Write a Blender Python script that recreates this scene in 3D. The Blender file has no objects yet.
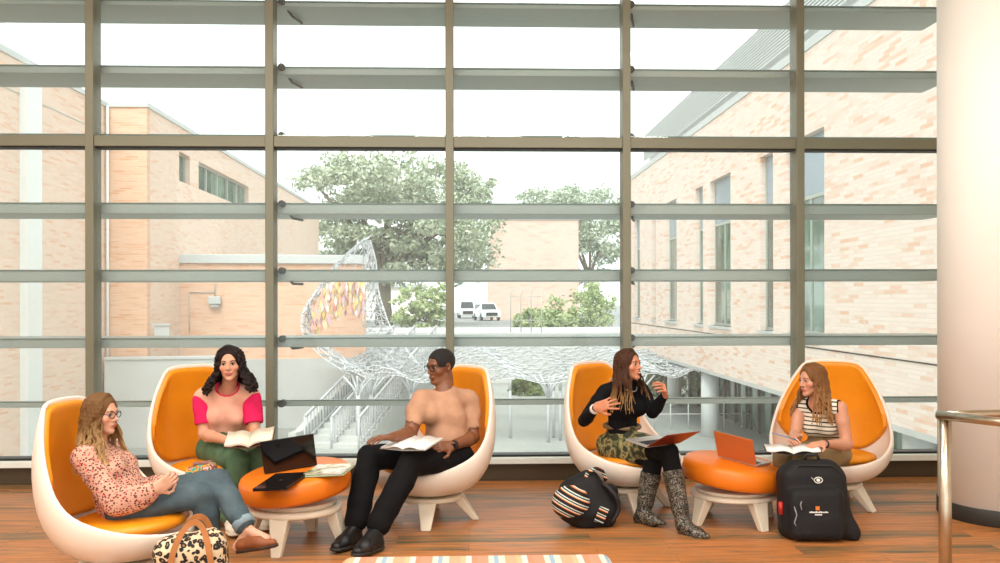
import bpy, bmesh, math, random
import numpy as np
from mathutils import Vector, Matrix, Euler
R = math.radians
random.seed(7)
SC = bpy.context.scene
COL = SC.collection

# ------------------------------------------------------------------ camera
EYE = 1.55
YAW = R(2.0)
ROLL = 0.0019
FPX = 900.0
cam_d = bpy.data.cameras.new('camera')
cam_d.sensor_width = 36.0
cam_d.sensor_fit = 'HORIZONTAL'
cam_d.lens = FPX / 1000 * 36
cam_d.shift_y = 18.5 / 1000
cam_d.clip_end = 600
cam = bpy.data.objects.new('camera', cam_d)
cam.location = (0, 0, EYE)
cam.rotation_euler = (R(90), ROLL, -YAW)
COL.objects.link(cam)
SC.camera = cam

# ------------------------------------------------------------------ sky
w = bpy.data.worlds.new('world'); SC.world = w; w.use_nodes = True
wn = w.node_tree; wn.nodes.clear()
wo = wn.nodes.new('ShaderNodeOutputWorld'); wb = wn.nodes.new('ShaderNodeBackground')
wb.inputs[0].default_value = (0.93, 1.0, 0.985, 1); wb.inputs[1].default_value = 2.05
wn.links.new(wb.outputs[0], wo.inputs[0])

# hazy sun, high and behind the camera
sd = bpy.data.lights.new('hazy_sun', 'SUN'); sd.energy = 3.3; sd.angle = R(35); sd.color = (1, 0.98, 0.96)
so = bpy.data.objects.new('hazy_sun', sd); COL.objects.link(so)
so.rotation_euler = (R(38), 0, R(-12))

# ceiling luminaires (strip lamps above the lounge); fittings are built with the ceiling
LAMPS = [(-4.2, 4.2), (-1.4, 4.2), (1.4, 4.2), (-4.2, 1.4), (-1.4, 1.4), (1.4, 1.4), (-2.8, -1.6), (0, -1.6), (2.8, -1.6)]
CEIL = 4.75
for lx, ly in LAMPS:
    ld = bpy.data.lights.new('ceiling_strip_light', 'AREA'); ld.shape = 'RECTANGLE'; ld.size = 2.0; ld.size_y = 0.28
    ld.energy = 70; ld.color = (1, 0.975, 0.94)
    lo = bpy.data.objects.new('ceiling_strip_light', ld); COL.objects.link(lo); lo.location = (lx, ly, CEIL - 0.09)

SC.view_settings.view_transform = 'Standard'; SC.view_settings.look = 'None'
SC.view_settings.gamma = 1; SC.view_settings.use_curve_mapping = False
SC.view_settings.exposure = 0.0
SC.cycles.max_bounces = 8; SC.cycles.diffuse_bounces = 4; SC.cycles.glossy_bounces = 4
SC.cycles.transparent_max_bounces = 24; SC.cycles.transmission_bounces = 6

# ------------------------------------------------------------------ helpers
def W(px, py, z):
    """world point seen at a pixel of the 1000x563 frame, z metres along the view axis"""
    dx, dy = px - 500, py - 300
    c, s = math.cos(ROLL), math.sin(ROLL)
    dx, dy = dx * c - dy * s, dx * s + dy * c
    r = dx / FPX * z
    u = -dy / FPX * z
    return Vector((r * math.cos(YAW) + z * math.sin(YAW), z * math.cos(YAW) - r * math.sin(YAW), EYE + u))

def V(*a): return Vector(a)

def setp(o, **kw):
    for k, v in kw.items():
        if v is not None: o[k] = v
    return o

def thing(name, label, cat, loc=(0, 0, 0), rotz=0, group=None):
    o = bpy.data.objects.new(name, None); COL.objects.link(o)
    o.location = loc; o.rotation_euler = (0, 0, rotz); o.empty_display_size = 0.1
    setp(o, label=label, category=cat, group=group)
    return o

def link(name, me, mats, parent=None, smooth=False, label=None):
    o = bpy.data.objects.new(name, me); COL.objects.link(o)
    if not isinstance(mats, (list, tuple)): mats = [mats]
    for m in mats: me.materials.append(m)
    if smooth: me.polygons.foreach_set('use_smooth', [True] * len(me.polygons))
    if parent is not None: o.parent = parent
    if label: o['label'] = label
    return o

def tag(o, label, cat, group=None):
    return setp(o, label=label, category=cat, group=group)

def struct(o):
    o['kind'] = 'structure'; return o

def bmobj(name, bm, mats, parent=None, smooth=False, bevel=0, seg=2, sub=0, label=None):
    me = bpy.data.meshes.new(name)
    bmesh.ops.recalc_face_normals(bm, faces=bm.faces[:])
    bm.to_mesh(me); bm.free()
    o = link(name, me, mats, parent, smooth, label)
    if bevel:
        m = o.modifiers.new('bevel', 'BEVEL'); m.width = bevel; m.segments = seg; m.limit_method = 'ANGLE'; m.angle_limit = R(35)
    if sub:
        m = o.modifiers.new('sub', 'SUBSURF'); m.levels = sub; m.render_levels = sub
    return o

def box(bm, x0, x1, y0, y1, z0, z1, M=None, mi=0):
    vs = [bm.verts.new((x, y, z)) for x in (x0, x1) for y in (y0, y1) for z in (z0, z1)]
    if M is not None:
        for v in vs: v.co = M @ v.co
    for q in ((0, 1, 3, 2), (4, 6, 7, 5), (0, 4, 5, 1), (2, 3, 7, 6), (0, 2, 6, 4), (1, 5, 7, 3)):
        f = bm.faces.new([vs[i] for i in q]); f.material_index = mi
    return vs

def frame_from(d, up=Vector((0, 0, 1))):
    d = d.normalized()
    if abs(d.dot(up)) > 0.99: up = Vector((0, 1, 0))
    x = up.cross(d).normalized(); y = d.cross(x).normalized()
    return x, y, d

def tube(bm, pts, rad, n=8, cap=True, mi=0, closed=False):
    pts = [Vector(p) for p in pts]
    rr = rad if isinstance(rad, (list, tuple)) else [rad] * len(pts)
    rings = []
    px = None
    for i, p in enumerate(pts):
        a = pts[i - 1] if (i or closed) else p; b = pts[(i + 1) % len(pts)] if (i < len(pts) - 1 or closed) else p
        d = (b - a)
        if d.length < 1e-9: d = Vector((0, 0, 1))
        if px is None: x, y, _ = frame_from(d)
        else:
            d.normalize(); x = (px - d * px.dot(d)).normalized(); y = d.cross(x)
        px = x
        rings.append([bm.verts.new(p + (x * math.cos(2 * math.pi * k / n) + y * math.sin(2 * math.pi * k / n)) * rr[i]) for k in range(n)])
    m = len(rings)
    for i in range(m if closed else m - 1):
        A, B = rings[i], rings[(i + 1) % m]
        for k in range(n):
            f = bm.faces.new((A[k], A[(k + 1) % n], B[(k + 1) % n], B[k])); f.smooth = True; f.material_index = mi
    if cap and not closed:
        f = bm.faces.new(rings[0][::-1]); f.material_index = mi
        f = bm.faces.new(rings[-1]); f.material_index = mi

def lathe(bm, prof, n=48, M=None, sx=1, sy=1, mi=0):
    rings = []
    for r, z in prof:
        if r < 1e-6: rings.append([bm.verts.new((0, 0, z))])
        else: rings.append([bm.verts.new((r * sx * math.cos(2 * math.pi * k / n), r * sy * math.sin(2 * math.pi * k / n), z)) for k in range(n)])
    for A, B in zip(rings, rings[1:]):
        for k in range(n):
            k2 = (k + 1) % n
            if len(A) == 1 and len(B) == 1: continue
            if len(A) == 1: f = bm.faces.new((A[0], B[k], B[k2]))
            elif len(B) == 1: f = bm.faces.new((A[k], A[k2], B[0]))
            else: f = bm.faces.new((A[k], A[k2], B[k2], B[k]))
            f.smooth = True; f.material_index = mi
    if M is not None:
        for r in rings:
            for v in r: v.co = M @ v.co

def nb(): return bmesh.new()

# ------------------------------------------------------------------ materials
def srgb(r, g, b):
    f = lambda c: (c / 255 / 12.92) if c / 255 <= 0.04045 else ((c / 255 + 0.055) / 1.055) ** 2.4
    return (f(r), f(g), f(b), 1)

class N:
    def __init__(s, name):
        s.m = bpy.data.materials.new(name); s.m.use_nodes = True
        s.t = s.m.node_tree; s.t.nodes.clear()
        s.out = s.t.nodes.new('ShaderNodeOutputMaterial')
        s.b = s.t.nodes.new('ShaderNodeBsdfPrincipled')
        s.t.links.new(s.b.outputs[0], s.out.inputs[0])
        s.tc = None
    def n(s, ty, **kw):
        x = s.t.nodes.new('ShaderNode' + ty)
        for k, v in kw.items(): setattr(x, k, v)
        return x
    def l(s, a, b): s.t.links.new(a, b)
    def co(s, kind='Object'):
        if s.tc is None: s.tc = s.n('TexCoord')
        return s.tc.outputs[kind]
    def map(s, src=None, loc=(0, 0, 0), rot=(0, 0, 0), scale=(1, 1, 1), ty='POINT'):
        x = s.n('Mapping'); x.vector_type = ty
        x.inputs[1].default_value = loc; x.inputs[2].default_value = rot; x.inputs[3].default_value = scale
        s.l(src if src is not None else s.co(), x.inputs[0]); return x.outputs[0]
    def noise(s, vec, scale=5, detail=3, rough=0.5, dist=0):
        x = s.n('TexNoise'); x.inputs['Scale'].default_value = scale; x.inputs['Detail'].default_value = detail
        x.inputs['Roughness'].default_value = rough; x.inputs['Distortion'].default_value = dist
        s.l(vec, x.inputs['Vector']); return x.outputs['Fac']
    def vor(s, vec, scale=5, feature='F1', out='Distance', rnd=1):
        x = s.n('TexVoronoi'); x.feature = feature; x.inputs['Scale'].default_value = scale
        if 'Randomness' in x.inputs: x.inputs['Randomness'].default_value = rnd
        s.l(vec, x.inputs['Vector']); return x.outputs[out]
    def ramp(s, fac, stops, interp='LINEAR'):
        x = s.n('ValToRGB'); r = x.color_ramp; r.interpolation = interp
        while len(r.elements) < len(stops): r.elements.new(0.5)
        for e, (p, c) in zip(r.elements, stops): e.position = p; e.color = c if len(c) == 4 else (*c, 1)
        s.l(fac, x.inputs[0]); return x.outputs[0]
    def mix(s, fac, a, b, bt='MIX'):
        x = s.n('MixRGB'); x.blend_type = bt
        for i, v in ((0, fac), (1, a), (2, b)):
            if isinstance(v, (int, float)): x.inputs[i].default_value = v
            elif isinstance(v, tuple): x.inputs[i].default_value = v
            else: s.l(v, x.inputs[i])
        return x.outputs[0]
    def math(s, op, a, b=0.0, c=None):
        x = s.n('Math'); x.operation = op
        for i, v in ((0, a), (1, b), (2, c)):
            if v is None: continue
            if isinstance(v, (int, float)): x.inputs[i].default_value = v
            else: s.l(v, x.inputs[i])
        return x.outputs[0]
    def sep(s, vec):
        x = s.n('SeparateXYZ'); s.l(vec, x.inputs[0]); return x.outputs
    def comb(s, a=None, b=None, c=None):
        x = s.n('CombineXYZ')
        for i, v in enumerate((a, b, c)):
            if v is None: continue
            if isinstance(v, (int, float)): x.inputs[i].default_value = v
            else: s.l(v, x.inputs[i])
        return x.outputs[0]
    def bump(s, h, strength=0.3, dist=0.01):
        x = s.n('Bump'); x.inputs['Strength'].default_value = strength; x.inputs['Distance'].default_value = dist
        s.l(h, x.inputs['Height']); s.l(x.outputs[0], s.b.inputs['Normal'])
    def set(s, col=None, rough=None, metal=None, **kw):
        if col is not None:
            if isinstance(col, tuple): s.b.inputs['Base Color'].default_value = col if len(col) == 4 else (*col, 1)
            else: s.l(col, s.b.inputs['Base Color'])
        if rough is not None:
            if isinstance(rough, (int, float)): s.b.inputs['Roughness'].default_value = rough
            else: s.l(rough, s.b.inputs['Roughness'])
        if metal is not None: s.b.inputs['Metallic'].default_value = metal
        for k, v in kw.items(): s.b.inputs[k.replace('_', ' ')].default_value = v
        return s.m

def plain(name, col, rough=0.5, metal=0.0, var=0.06, scale=8, bump=0.0, bscale=200, **kw):
    n = N(name)
    f = n.noise(n.co(), scale, 3)
    a = tuple(c * (1 - var) for c in col[:3]) + (1,); b = tuple(min(1, c * (1 + var)) for c in col[:3]) + (1,)
    m = n.set(n.ramp(f, [(0.3, a), (0.7, b)]), rough, metal, **kw)
    if bump: n.bump(n.noise(n.co(), bscale, 2), bump, 0.002)
    return m

def fabric(name, col, rough=0.85, var=0.1, bscale=350):
    n = N(name)
    f = n.noise(n.co(), 14, 4)
    a = tuple(c * (1 - var) for c in col[:3]) + (1,); b = tuple(min(1, c * (1 + var)) for c in col[:3]) + (1,)
    m = n.set(n.ramp(f, [(0.3, a), (0.7, b)]), rough)
    n.b.inputs['Specular IOR Level'].default_value = 0.2
    n.bump(n.noise(n.co(), bscale, 2), 0.25, 0.002)
    return m

def brick(name, axis, c1, c2, c3, mortar, bw=0.42, bh=0.1, off=0.5):
    n = N(name); x, y, z = n.sep(n.co())
    v = n.comb(y if axis == 'Y' else x, z, 0.0)
    t = n.n('TexBrick'); t.inputs['Scale'].default_value = 1; t.inputs['Brick Width'].default_value = bw
    t.inputs['Row Height'].default_value = bh; t.inputs['Mortar Size'].default_value = 0.007; t.offset = off
    t.inputs['Color1'].default_value = (0, 0, 0, 1); t.inputs['Color2'].default_value = (1, 1, 1, 1); t.inputs['Mortar'].default_value = (0.5, 0.5, 0.5, 1)
    t.inputs['Mortar Smooth'].default_value = 0.1
    n.l(v, t.inputs['Vector'])
    big = n.noise(v, 0.35, 2)
    f = n.mix(0.25, t.outputs['Color'], n.noise(n.map(v, scale=(2, 9, 1)), 1.0, 3))
    f = n.mix(0.2, f, big)
    col = n.ramp(f, [(0.0, c1), (0.42, c2), (0.60, c2), (0.80, c3), (1, c3)])
    col = n.mix(t.outputs['Fac'], col, mortar)
    m = n.set(col, 0.9)
    return m

ORANGE = srgb(236, 146, 22)
M = {}
def leather(name, col):
    n = N(name)
    f = n.noise(n.co(), 5, 3)
    c = n.ramp(f, [(0.3, tuple(x * 0.93 for x in col[:3])), (0.7, tuple(min(1, x * 1.05) for x in col[:3]))])
    n.set(c, 0.36)
    n.b.inputs['Specular IOR Level'].default_value = 0.45
    n.bump(n.vor(n.co(), 260, 'F1'), 0.08, 0.002)
    return n.m
M['leather'] = leather('orange_leather', ORANGE)
M['leather_deep'] = leather('deep_orange_leather', srgb(232, 122, 22))
M['shell'] = plain('white_moulded_shell', srgb(238, 226, 212), 0.3, var=0.02, scale=3)
M['base'] = plain('cream_painted_base', srgb(226, 214, 192), 0.42, var=0.04, scale=12)
M['alu'] = plain('olive_anodised_aluminium', srgb(124, 123, 104), 0.42, 0.35, var=0.04, scale=2)
M['fin'] = plain('grey_green_fin_metal', srgb(164, 178, 174), 0.42, 0.1, var=0.04, scale=0.6)
M['finedge'] = plain('dark_green_fin_edge', srgb(92, 116, 106), 0.3, 0.1, var=0.08, scale=3)
M['gasket'] = plain('black_gasket', srgb(24, 24, 20), 0.6)
M['sill'] = plain('pale_grey_sill', srgb(232, 238, 230), 0.45, 0.1, var=0.03)
M['plinth'] = plain('dark_bronze_panel', srgb(74, 62, 42), 0.5, 0.2, var=0.06, scale=2)
M['white'] = plain('white_plaster', srgb(238, 233, 222), 0.8, var=0.02, scale=1.5)
M['column'] = plain('cream_column_paint', srgb(246, 244, 236), 0.55, var=0.02, scale=1.5)
M['steel'] = plain('brushed_steel', srgb(190, 178, 158), 0.28, 1.0, var=0.08, scale=20)
M['black'] = plain('black_plastic', srgb(20, 20, 21), 0.4)
M['blackgloss'] = plain('glossy_black_lid', srgb(16, 15, 16), 0.12)
M['rubber'] = plain('dark_band', srgb(44, 42, 36), 0.6)
# ------------------------------------------------------------------ implicit modelling: smooth-blended bodies turned into one closed surface
class Field:
    def __init__(s, lo, hi, h):
        s.lo = np.array(lo, float); s.h = h
        s.n = np.maximum(np.ceil((np.array(hi, float) - s.lo) / h).astype(int) + 1, 4)
        s.ax = [s.lo[i] + h * np.arange(s.n[i]) for i in range(3)]
        s.f = np.full(s.n, 0.08, np.float32)
    def _sl(s, lo, hi):
        a = np.clip(np.floor((np.array(lo) - s.lo) / s.h).astype(int), 0, s.n)
        b = np.clip(np.ceil((np.array(hi) - s.lo) / s.h).astype(int) + 1, 0, s.n)
        if (b <= a).any(): return None
        sl = tuple(slice(a[i], b[i]) for i in range(3))
        P = (s.ax[0][sl[0]][:, None, None], s.ax[1][sl[1]][None, :, None], s.ax[2][sl[2]][None, None, :])
        return sl, P
    def put(s, fn, lo, hi, k=0.01, op='add'):
        m = k + 0.02
        r = s._sl(np.array(lo) - m, np.array(hi) + m)
        if r is None: return
        sl, P = r
        d = fn(P).astype(np.float32); f = s.f[sl]
        if op == 'add':
            if k > 0:
                t = np.maximum(k - np.abs(f - d), 0) / k
                s.f[sl] = np.minimum(f, d) - t * t * k * 0.25
            else: s.f[sl] = np.minimum(f, d)
        else:
            d = -d
            if k > 0:
                t = np.maximum(k - np.abs(f - d), 0) / k
                s.f[sl] = np.maximum(f, d) + t * t * k * 0.25
            else: s.f[sl] = np.maximum(f, d)
    def cone(s, a, b, ra, rb, k=0.01, flat=None, op='add'):
        a = np.array(a, float); b = np.array(b, float); ab = b - a; L = max(float(ab @ ab), 1e-12)
        r = max(ra, rb)
        def fn(P):
            X = [P[i] - a[i] for i in range(3)]
            t = np.clip((X[0] * ab[0] + X[1] * ab[1] + X[2] * ab[2]) / L, 0, 1)
            q = [X[i] - t * ab[i] for i in range(3)]
            q2 = q[0] ** 2 + q[1] ** 2 + q[2] ** 2
            rad = ra + (rb - ra) * t
            if flat is None: return np.sqrt(q2) - rad
            ax, sc = flat
            c = q[0] * ax[0] + q[1] * ax[1] + q[2] * ax[2]
            ln = np.sqrt(np.maximum(q2 - c * c, 0) + (c / sc) ** 2)
            return (ln - rad) * (0.5 + 0.5 * min(sc, 1))
        s.put(fn, np.minimum(a, b) - r, np.maximum(a, b) + r, k, op)
    def ell(s, c, rad, Rm=None, k=0.01, op='add'):
        c = np.array(c, float); Rm = np.eye(3) if Rm is None else np.array(Rm, float)
        def fn(P):
            X = [P[i] - c[i] for i in range(3)]
            k0 = 0; k1 = 0
            for j in range(3):
                q = X[0] * Rm[0][j] + X[1] * Rm[1][j] + X[2] * Rm[2][j]
                k0 = k0 + (q / rad[j]) ** 2; k1 = k1 + (q / rad[j] ** 2) ** 2
            k0 = np.sqrt(k0); k1 = np.sqrt(k1) + 1e-9
            return np.where(k0 < 0.02, -min(rad), k0 * (k0 - 1) / k1)
        m = max(rad)
        s.put(fn, c - m, c + m, k, op)
    def box(s, c, half, Rm=None, r=0.01, k=0.005, op='add'):
        c = np.array(c, float); Rm = np.eye(3) if Rm is None else np.array(Rm, float)
        def fn(P):
            X = [P[i] - c[i] for i in range(3)]
            o = 0; mx = None
            for j in range(3):
                q = np.abs(X[0] * Rm[0][j] + X[1] * Rm[1][j] + X[2] * Rm[2][j]) - (half[j] - r)
                o = o + np.maximum(q, 0) ** 2
                mx = q if mx is None else np.maximum(mx, q)
            return np.sqrt(o) + np.minimum(mx, 0) - r
        m = float(np.linalg.norm(half))
        s.put(fn, c - m, c + m, k, op)
    def plane(s, p, n, k=0.0):
        """keep what lies on the side the normal points away from"""
        p = np.array(p, float); n = np.array(n, float); n /= np.linalg.norm(n)
        d = ((s.ax[0][:, None, None] - p[0]) * n[0] + (s.ax[1][None, :, None] - p[1]) * n[1] + (s.ax[2][None, None, :] - p[2]) * n[2]).astype(np.float32)
        if k > 0:
            t = np.maximum(k - np.abs(s.f - d), 0) / k
            s.f = np.maximum(s.f, d) + t * t * k * 0.25
        else: s.f = np.maximum(s.f, d)
    def folds(s, amp, freq=40, seed=1, dirs=None):
        rs = np.random.RandomState(seed)
        X, Y, Z = s.ax[0][:, None, None], s.ax[1][None, :, None], s.ax[2][None, None, :]
        out = 0
        for i in range(4):
            d = rs.normal(size=3); d /= np.linalg.norm(d); d *= freq * (0.6 + 0.8 * rs.rand())
            e = rs.normal(size=3) * 9
            out = out + np.sin(d[0] * X + d[1] * Y + d[2] * Z + 1.6 * np.sin(e[0] * X + e[1] * Y + e[2] * Z + rs.rand() * 6))
        s.f = s.f + (out * amp / 2.2).astype(np.float32)
    def mesh(s, name):
        f = s.f
        f[0] = f[-1] = 0.05; f[:, 0] = f[:, -1] = 0.05; f[:, :, 0] = f[:, :, -1] = 0.05
        sg = (f < 0)
        u = sg.astype(np.uint8)
        c = u[:-1] + u[1:]; c = c[:, :-1] + c[:, 1:]; c = c[:, :, :-1] + c[:, :, 1:]
        mask = (c > 0) & (c < 8)
        I, J, K = np.nonzero(mask)
        idx = np.full(mask.shape, -1, np.int32); idx[I, J, K] = np.arange(len(I), dtype=np.int32)
        cor = [(a, b, d) for a in (0, 1) for b in (0, 1) for d in (0, 1)]
        val = [f[I + a, J + b, K + d] for a, b, d in cor]
        acc = np.zeros((len(I), 3)); cnt = np.zeros(len(I))
        for i in range(8):
            for j in range(i + 1, 8):
                if sum(abs(cor[i][q] - cor[j][q]) for q in range(3)) != 1: continue
                m = (val[i] < 0) != (val[j] < 0)
                t = val[i][m] / (val[i][m] - val[j][m])
                ci = np.array(cor[i], float); cj = np.array(cor[j], float)
                acc[m] += ci + t[:, None] * (cj - ci); cnt[m] += 1
        v = s.lo + s.h * (np.stack([I, J, K], 1) + acc / np.maximum(cnt, 1)[:, None])
        quads = []
        for ax in range(3):
            a0 = [slice(None)] * 3; a1 = [slice(None)] * 3
            a0[ax] = slice(0, -1); a1[ax] = slice(1, None)
            A = sg[tuple(a0)]; ch = A != sg[tuple(a1)]
            o1, o2 = [q for q in range(3) if q != ax]
            E = np.stack(np.nonzero(ch), 1)
            E = E[(E[:, o1] > 0) & (E[:, o2] > 0) & (E[:, o1] < f.shape[o1] - 1) & (E[:, o2] < f.shape[o2] - 1)]
            def cell(d1, d2):
                q = E.copy(); q[:, o1] -= d1; q[:, o2] -= d2
                return idx[q[:, 0], q[:, 1], q[:, 2]]
            Q = np.stack([cell(1, 1), cell(0, 1), cell(0, 0), cell(1, 0)], 1)
            fl = A[E[:, 0], E[:, 1], E[:, 2]]
            if ax == 1: fl = ~fl
            Q[~fl] = Q[~fl][:, ::-1]
            quads.append(Q)
        Q = np.concatenate(quads).astype(np.int32)
        me = bpy.data.meshes.new(name)
        me.vertices.add(len(v)); me.vertices.foreach_set('co', v.astype(np.float32).ravel())
        me.loops.add(Q.size); me.loops.foreach_set('vertex_index', Q.ravel())
        me.polygons.add(len(Q)); me.polygons.foreach_set('loop_start', np.arange(0, Q.size, 4, dtype=np.int32))
        try: me.polygons.foreach_set('loop_total', np.full(len(Q), 4, np.int32))
        except Exception: pass
        me.polygons.foreach_set('use_smooth', np.ones(len(Q), bool))
        me.update(calc_edges=True); me.validate()
        return me

def shift_mesh(me, off):
    n = len(me.vertices); a = np.empty(n * 3, np.float32); me.vertices.foreach_get('co', a)
    a = a.reshape(-1, 3) - np.array(off, np.float32)
    me.vertices.foreach_set('co', a.ravel()); me.update()

def drop_specks(me, keep=1):
    """keep only the largest connected surfaces"""
    n = len(me.vertices); e = np.empty(len(me.edges) * 2, np.int32); me.edges.foreach_get('vertices', e); e = e.reshape(-1, 2)
    lab = np.arange(n)
    while True:
        m = np.minimum(lab[e[:, 0]], lab[e[:, 1]])
        new = lab.copy(); np.minimum.at(new, e[:, 0], m); np.minimum.at(new, e[:, 1], m)
        new = new[new]
        if (new == lab).all(): break
        lab = new
    u, c = np.unique(lab, return_counts=True)
    if len(u) <= keep: return
    good = set(u[np.argsort(-c)[:keep]].tolist())
    bm = bmesh.new(); bm.from_mesh(me); bm.verts.ensure_lookup_table()
    bmesh.ops.delete(bm, geom=[bm.verts[i] for i in range(n) if lab[i] not in good], context='VERTS')
    bm.to_mesh(me); bm.free()
# ------------------------------------------------------------------ the room
D = 7.7            # inner face of the window mullions
XL, XR = -6.6, 5.6
def floor_mat():
    n = N('wood_plank_floor'); x, y, z = n.sep(n.co())
    v = n.comb(x, y, 0.0)
    t = n.n('TexBrick'); t.inputs['Scale'].default_value = 1; t.inputs['Brick Width'].default_value = 1.25
    t.inputs['Row Height'].default_value = 0.18; t.inputs['Mortar Size'].default_value = 0.0012; t.offset = 0.37
    t.inputs['Color1'].default_value = (0, 0, 0, 1); t.inputs['Color2'].default_value = (1, 1, 1, 1); t.inputs['Mortar'].default_value = (0.3, 0.3, 0.3, 1)
    n.l(v, t.inputs['Vector'])
    v2 = n.comb(n.math('ADD', x, n.math('MULTIPLY', t.outputs['Color'], 7.0)), y, t.outputs['Color'])
    g = n.noise(n.map(v2, scale=(0.9, 13, 1)), 1.6, 5, 0.62, 0.5)
    g2 = n.noise(n.map(v2, scale=(1.5, 60, 1)), 2.0, 3)
    f = n.mix(0.22, g, t.outputs['Color']); f = n.mix(0.15, f, g2)
    c = n.ramp(f, [(0.30, srgb(74, 72, 54)), (0.40, srgb(122, 102, 68)), (0.47, srgb(166, 108, 58)), (0.55, srgb(198, 126, 68)), (0.63, srgb(140, 108, 70)), (0.70, srgb(200, 136, 80)), (0.82, srgb(206, 160, 112))])
    c = n.mix(t.outputs['Fac'], c, srgb(100, 62, 34))
    n.set(c, n.math('MULTIPLY_ADD', g2, 0.2, 0.38))
    n.bump(g2, 0.08, 0.002)
    return n.m
M['floor'] = floor_mat()
bm = nb(); box(bm, XL, XR, -5.0, D + 0.1, -0.3, 0); struct(bmobj('floor', bm, M['floor']))
bm = nb(); box(bm, XL, XR, -5.0, D + 0.1, CEIL, CEIL + 0.25)
struct(bmobj('ceiling', bm, M['white']))
CHAIR_A_LOW = 0.95
# room sides outside the frame, white plaster
bm = nb(); box(bm, XR, XR + 0.2, -5.0, D + 0.1, -0.3, CEIL + 0.25); struct(bmobj('wall_right', bm, M['white']))
bm = nb(); box(bm, XL - 0.2, XL, -5.0, D + 0.1, -0.3, CEIL + 0.25); struct(bmobj('wall_left', bm, M['white']))
lampm = N('warm_lamp_diffuser'); lampm.set((0.9, 0.85, 0.78), 0.5); lampm.b.inputs['Emission Color'].default_value = (1, 0.93, 0.83, 1); lampm.b.inputs['Emission Strength'].default_value = 3.0
for lx, ly in LAMPS:
    t = thing('ceiling_strip_lamp', 'long white strip lamp on the ceiling, %s row from the window, %s' % ({4.2: 'first', 1.4: 'second', -1.6: 'third'}[ly], {-4.2: 'far left', -1.4: 'left of the middle', 1.4: 'right of the middle', 4.2: 'far right', -2.8: 'left', 0: 'middle', 2.8: 'right'}[lx]), 'ceiling lamp', (lx, ly, CEIL), 0, 'strip lamps on the ceiling')
    bm = nb(); box(bm, -1.05, 1.05, -0.19, -0.15, -0.06, 0); box(bm, -1.05, 1.05, 0.15, 0.19, -0.06, 0); box(bm, -1.05, -1.0, -0.15, 0.15, -0.06, 0); box(bm, 1.0, 1.05, -0.15, 0.15, -0.06, 0)
    bmobj('lamp_housing', bm, M['white'], t)
    bm = nb(); box(bm, -1.0, 1.0, -0.15, 0.15, -0.03, 0); bmobj('lamp_diffuser', bm, lampm.m, t)

# window wall ------------------------------------------------------
SILL_T = EYE - (461 - 300) / 116.6 + 0.02   # top of the sill strip
def yz(py): return EYE - (py - 300) / 116.6
# dark base panel + sill strip
bm = nb(); box(bm, XL, XR, D + 0.02, D + 0.25, 0, yz(463.3)); struct(bmobj('baseboard_window', bm, M['plinth'], bevel=0.004))
bm = nb(); box(bm, XL, XR, D - 0.03, D + 0.22, yz(463.3), yz(457.2)); struct(bmobj('trim_1', bm, M['sill'], bevel=0.004))
bm = nb(); box(bm, XL, XR, D + 0.03, D + 0.17, yz(457.2), yz(455.2)); struct(bmobj('trim_2', bm, M['gasket']))
# mullions : face 0.072 wide, 0.17 deep
mulx = []
for px in (-91.3, 89.3, 269.4, 449.8, 627.2, 801.0, 973):
    p = W(px, 300, 7.72); mulx.append(W(px, 300, D / (math.cos(YAW) - (px - 500) / FPX * math.sin(YAW))).x)
k = 3
for x in mulx:
    bm = nb(); box(bm, x - 0.035, x + 0.035, D, D + 0.17, 0.0, CEIL)
    box(bm, x - 0.012, x + 0.012, D + 0.17, D + 0.20, yz(457), CEIL)
    struct(bmobj('trim_%d' % k, bm, M['alu'], bevel=0.004)); k += 1
# main transom with its black joint beneath
zt0, zt1 = yz(149.0), yz(137.5)
for a, b in zip(mulx, mulx[1:]):
    bm = nb()
    box(bm, a + 0.035, b - 0.035, D + 0.012, D + 0.17, zt0 + 0.012, zt1 + 0.005)
    struct(bmobj('trim_%d' % k, bm, M['alu'], bevel=0.003)); k += 1
    bm = nb(); box(bm, a + 0.035, b - 0.035, D + 0.03, D + 0.17, zt0 + 0.003, zt0 + 0.012); struct(bmobj('trim_%d' % k, bm, M['gasket'])); k += 1
# glass panes
def glass_mat():
    n = N('clear_window_glass')
    n.t.nodes.remove(n.b)
    tr = n.n('BsdfTransparent'); tr.inputs[0].default_value = (0.955, 0.985, 0.972, 1)
    gl = n.n('BsdfGlossy'); gl.inputs['Roughness'].default_value = 0.015; gl.inputs[0].default_value = (0.85, 0.9, 0.88, 1)
    fr = n.n('Fresnel'); fr.inputs[0].default_value = 1.45
    df = n.n('BsdfDiffuse'); df.inputs[0].default_value = (0.9, 0.92, 0.9, 1)
    tl = n.n('BsdfTranslucent'); tl.inputs[0].default_value = (0.9, 0.94, 0.92, 1)
    ad = n.n('MixShader'); ad.inputs[0].default_value = 0.5; n.l(df.outputs[0], ad.inputs[1]); n.l(tl.outputs[0], ad.inputs[2])
    glare_veil = n.n('MixShader')   # veiling glare mixed into the glass as an uneven whitish haze
    n.l(n.math('MULTIPLY_ADD', n.noise(n.map(scale=(3, 3, 0.8)), 1.2, 4), 0.08, 0.08), glare_veil.inputs[0])
    n.l(tr.outputs[0], glare_veil.inputs[1]); n.l(ad.outputs[0], glare_veil.inputs[2])
    mx = n.n('MixShader'); n.l(n.math('MULTIPLY', fr.outputs[0], 0.75), mx.inputs[0]); n.l(glare_veil.outputs[0], mx.inputs[1]); n.l(gl.outputs[0], mx.inputs[2])
    n.l(mx.outputs[0], n.out.inputs[0])
    return n.m
M['glass'] = glass_mat()
wi = 1
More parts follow.
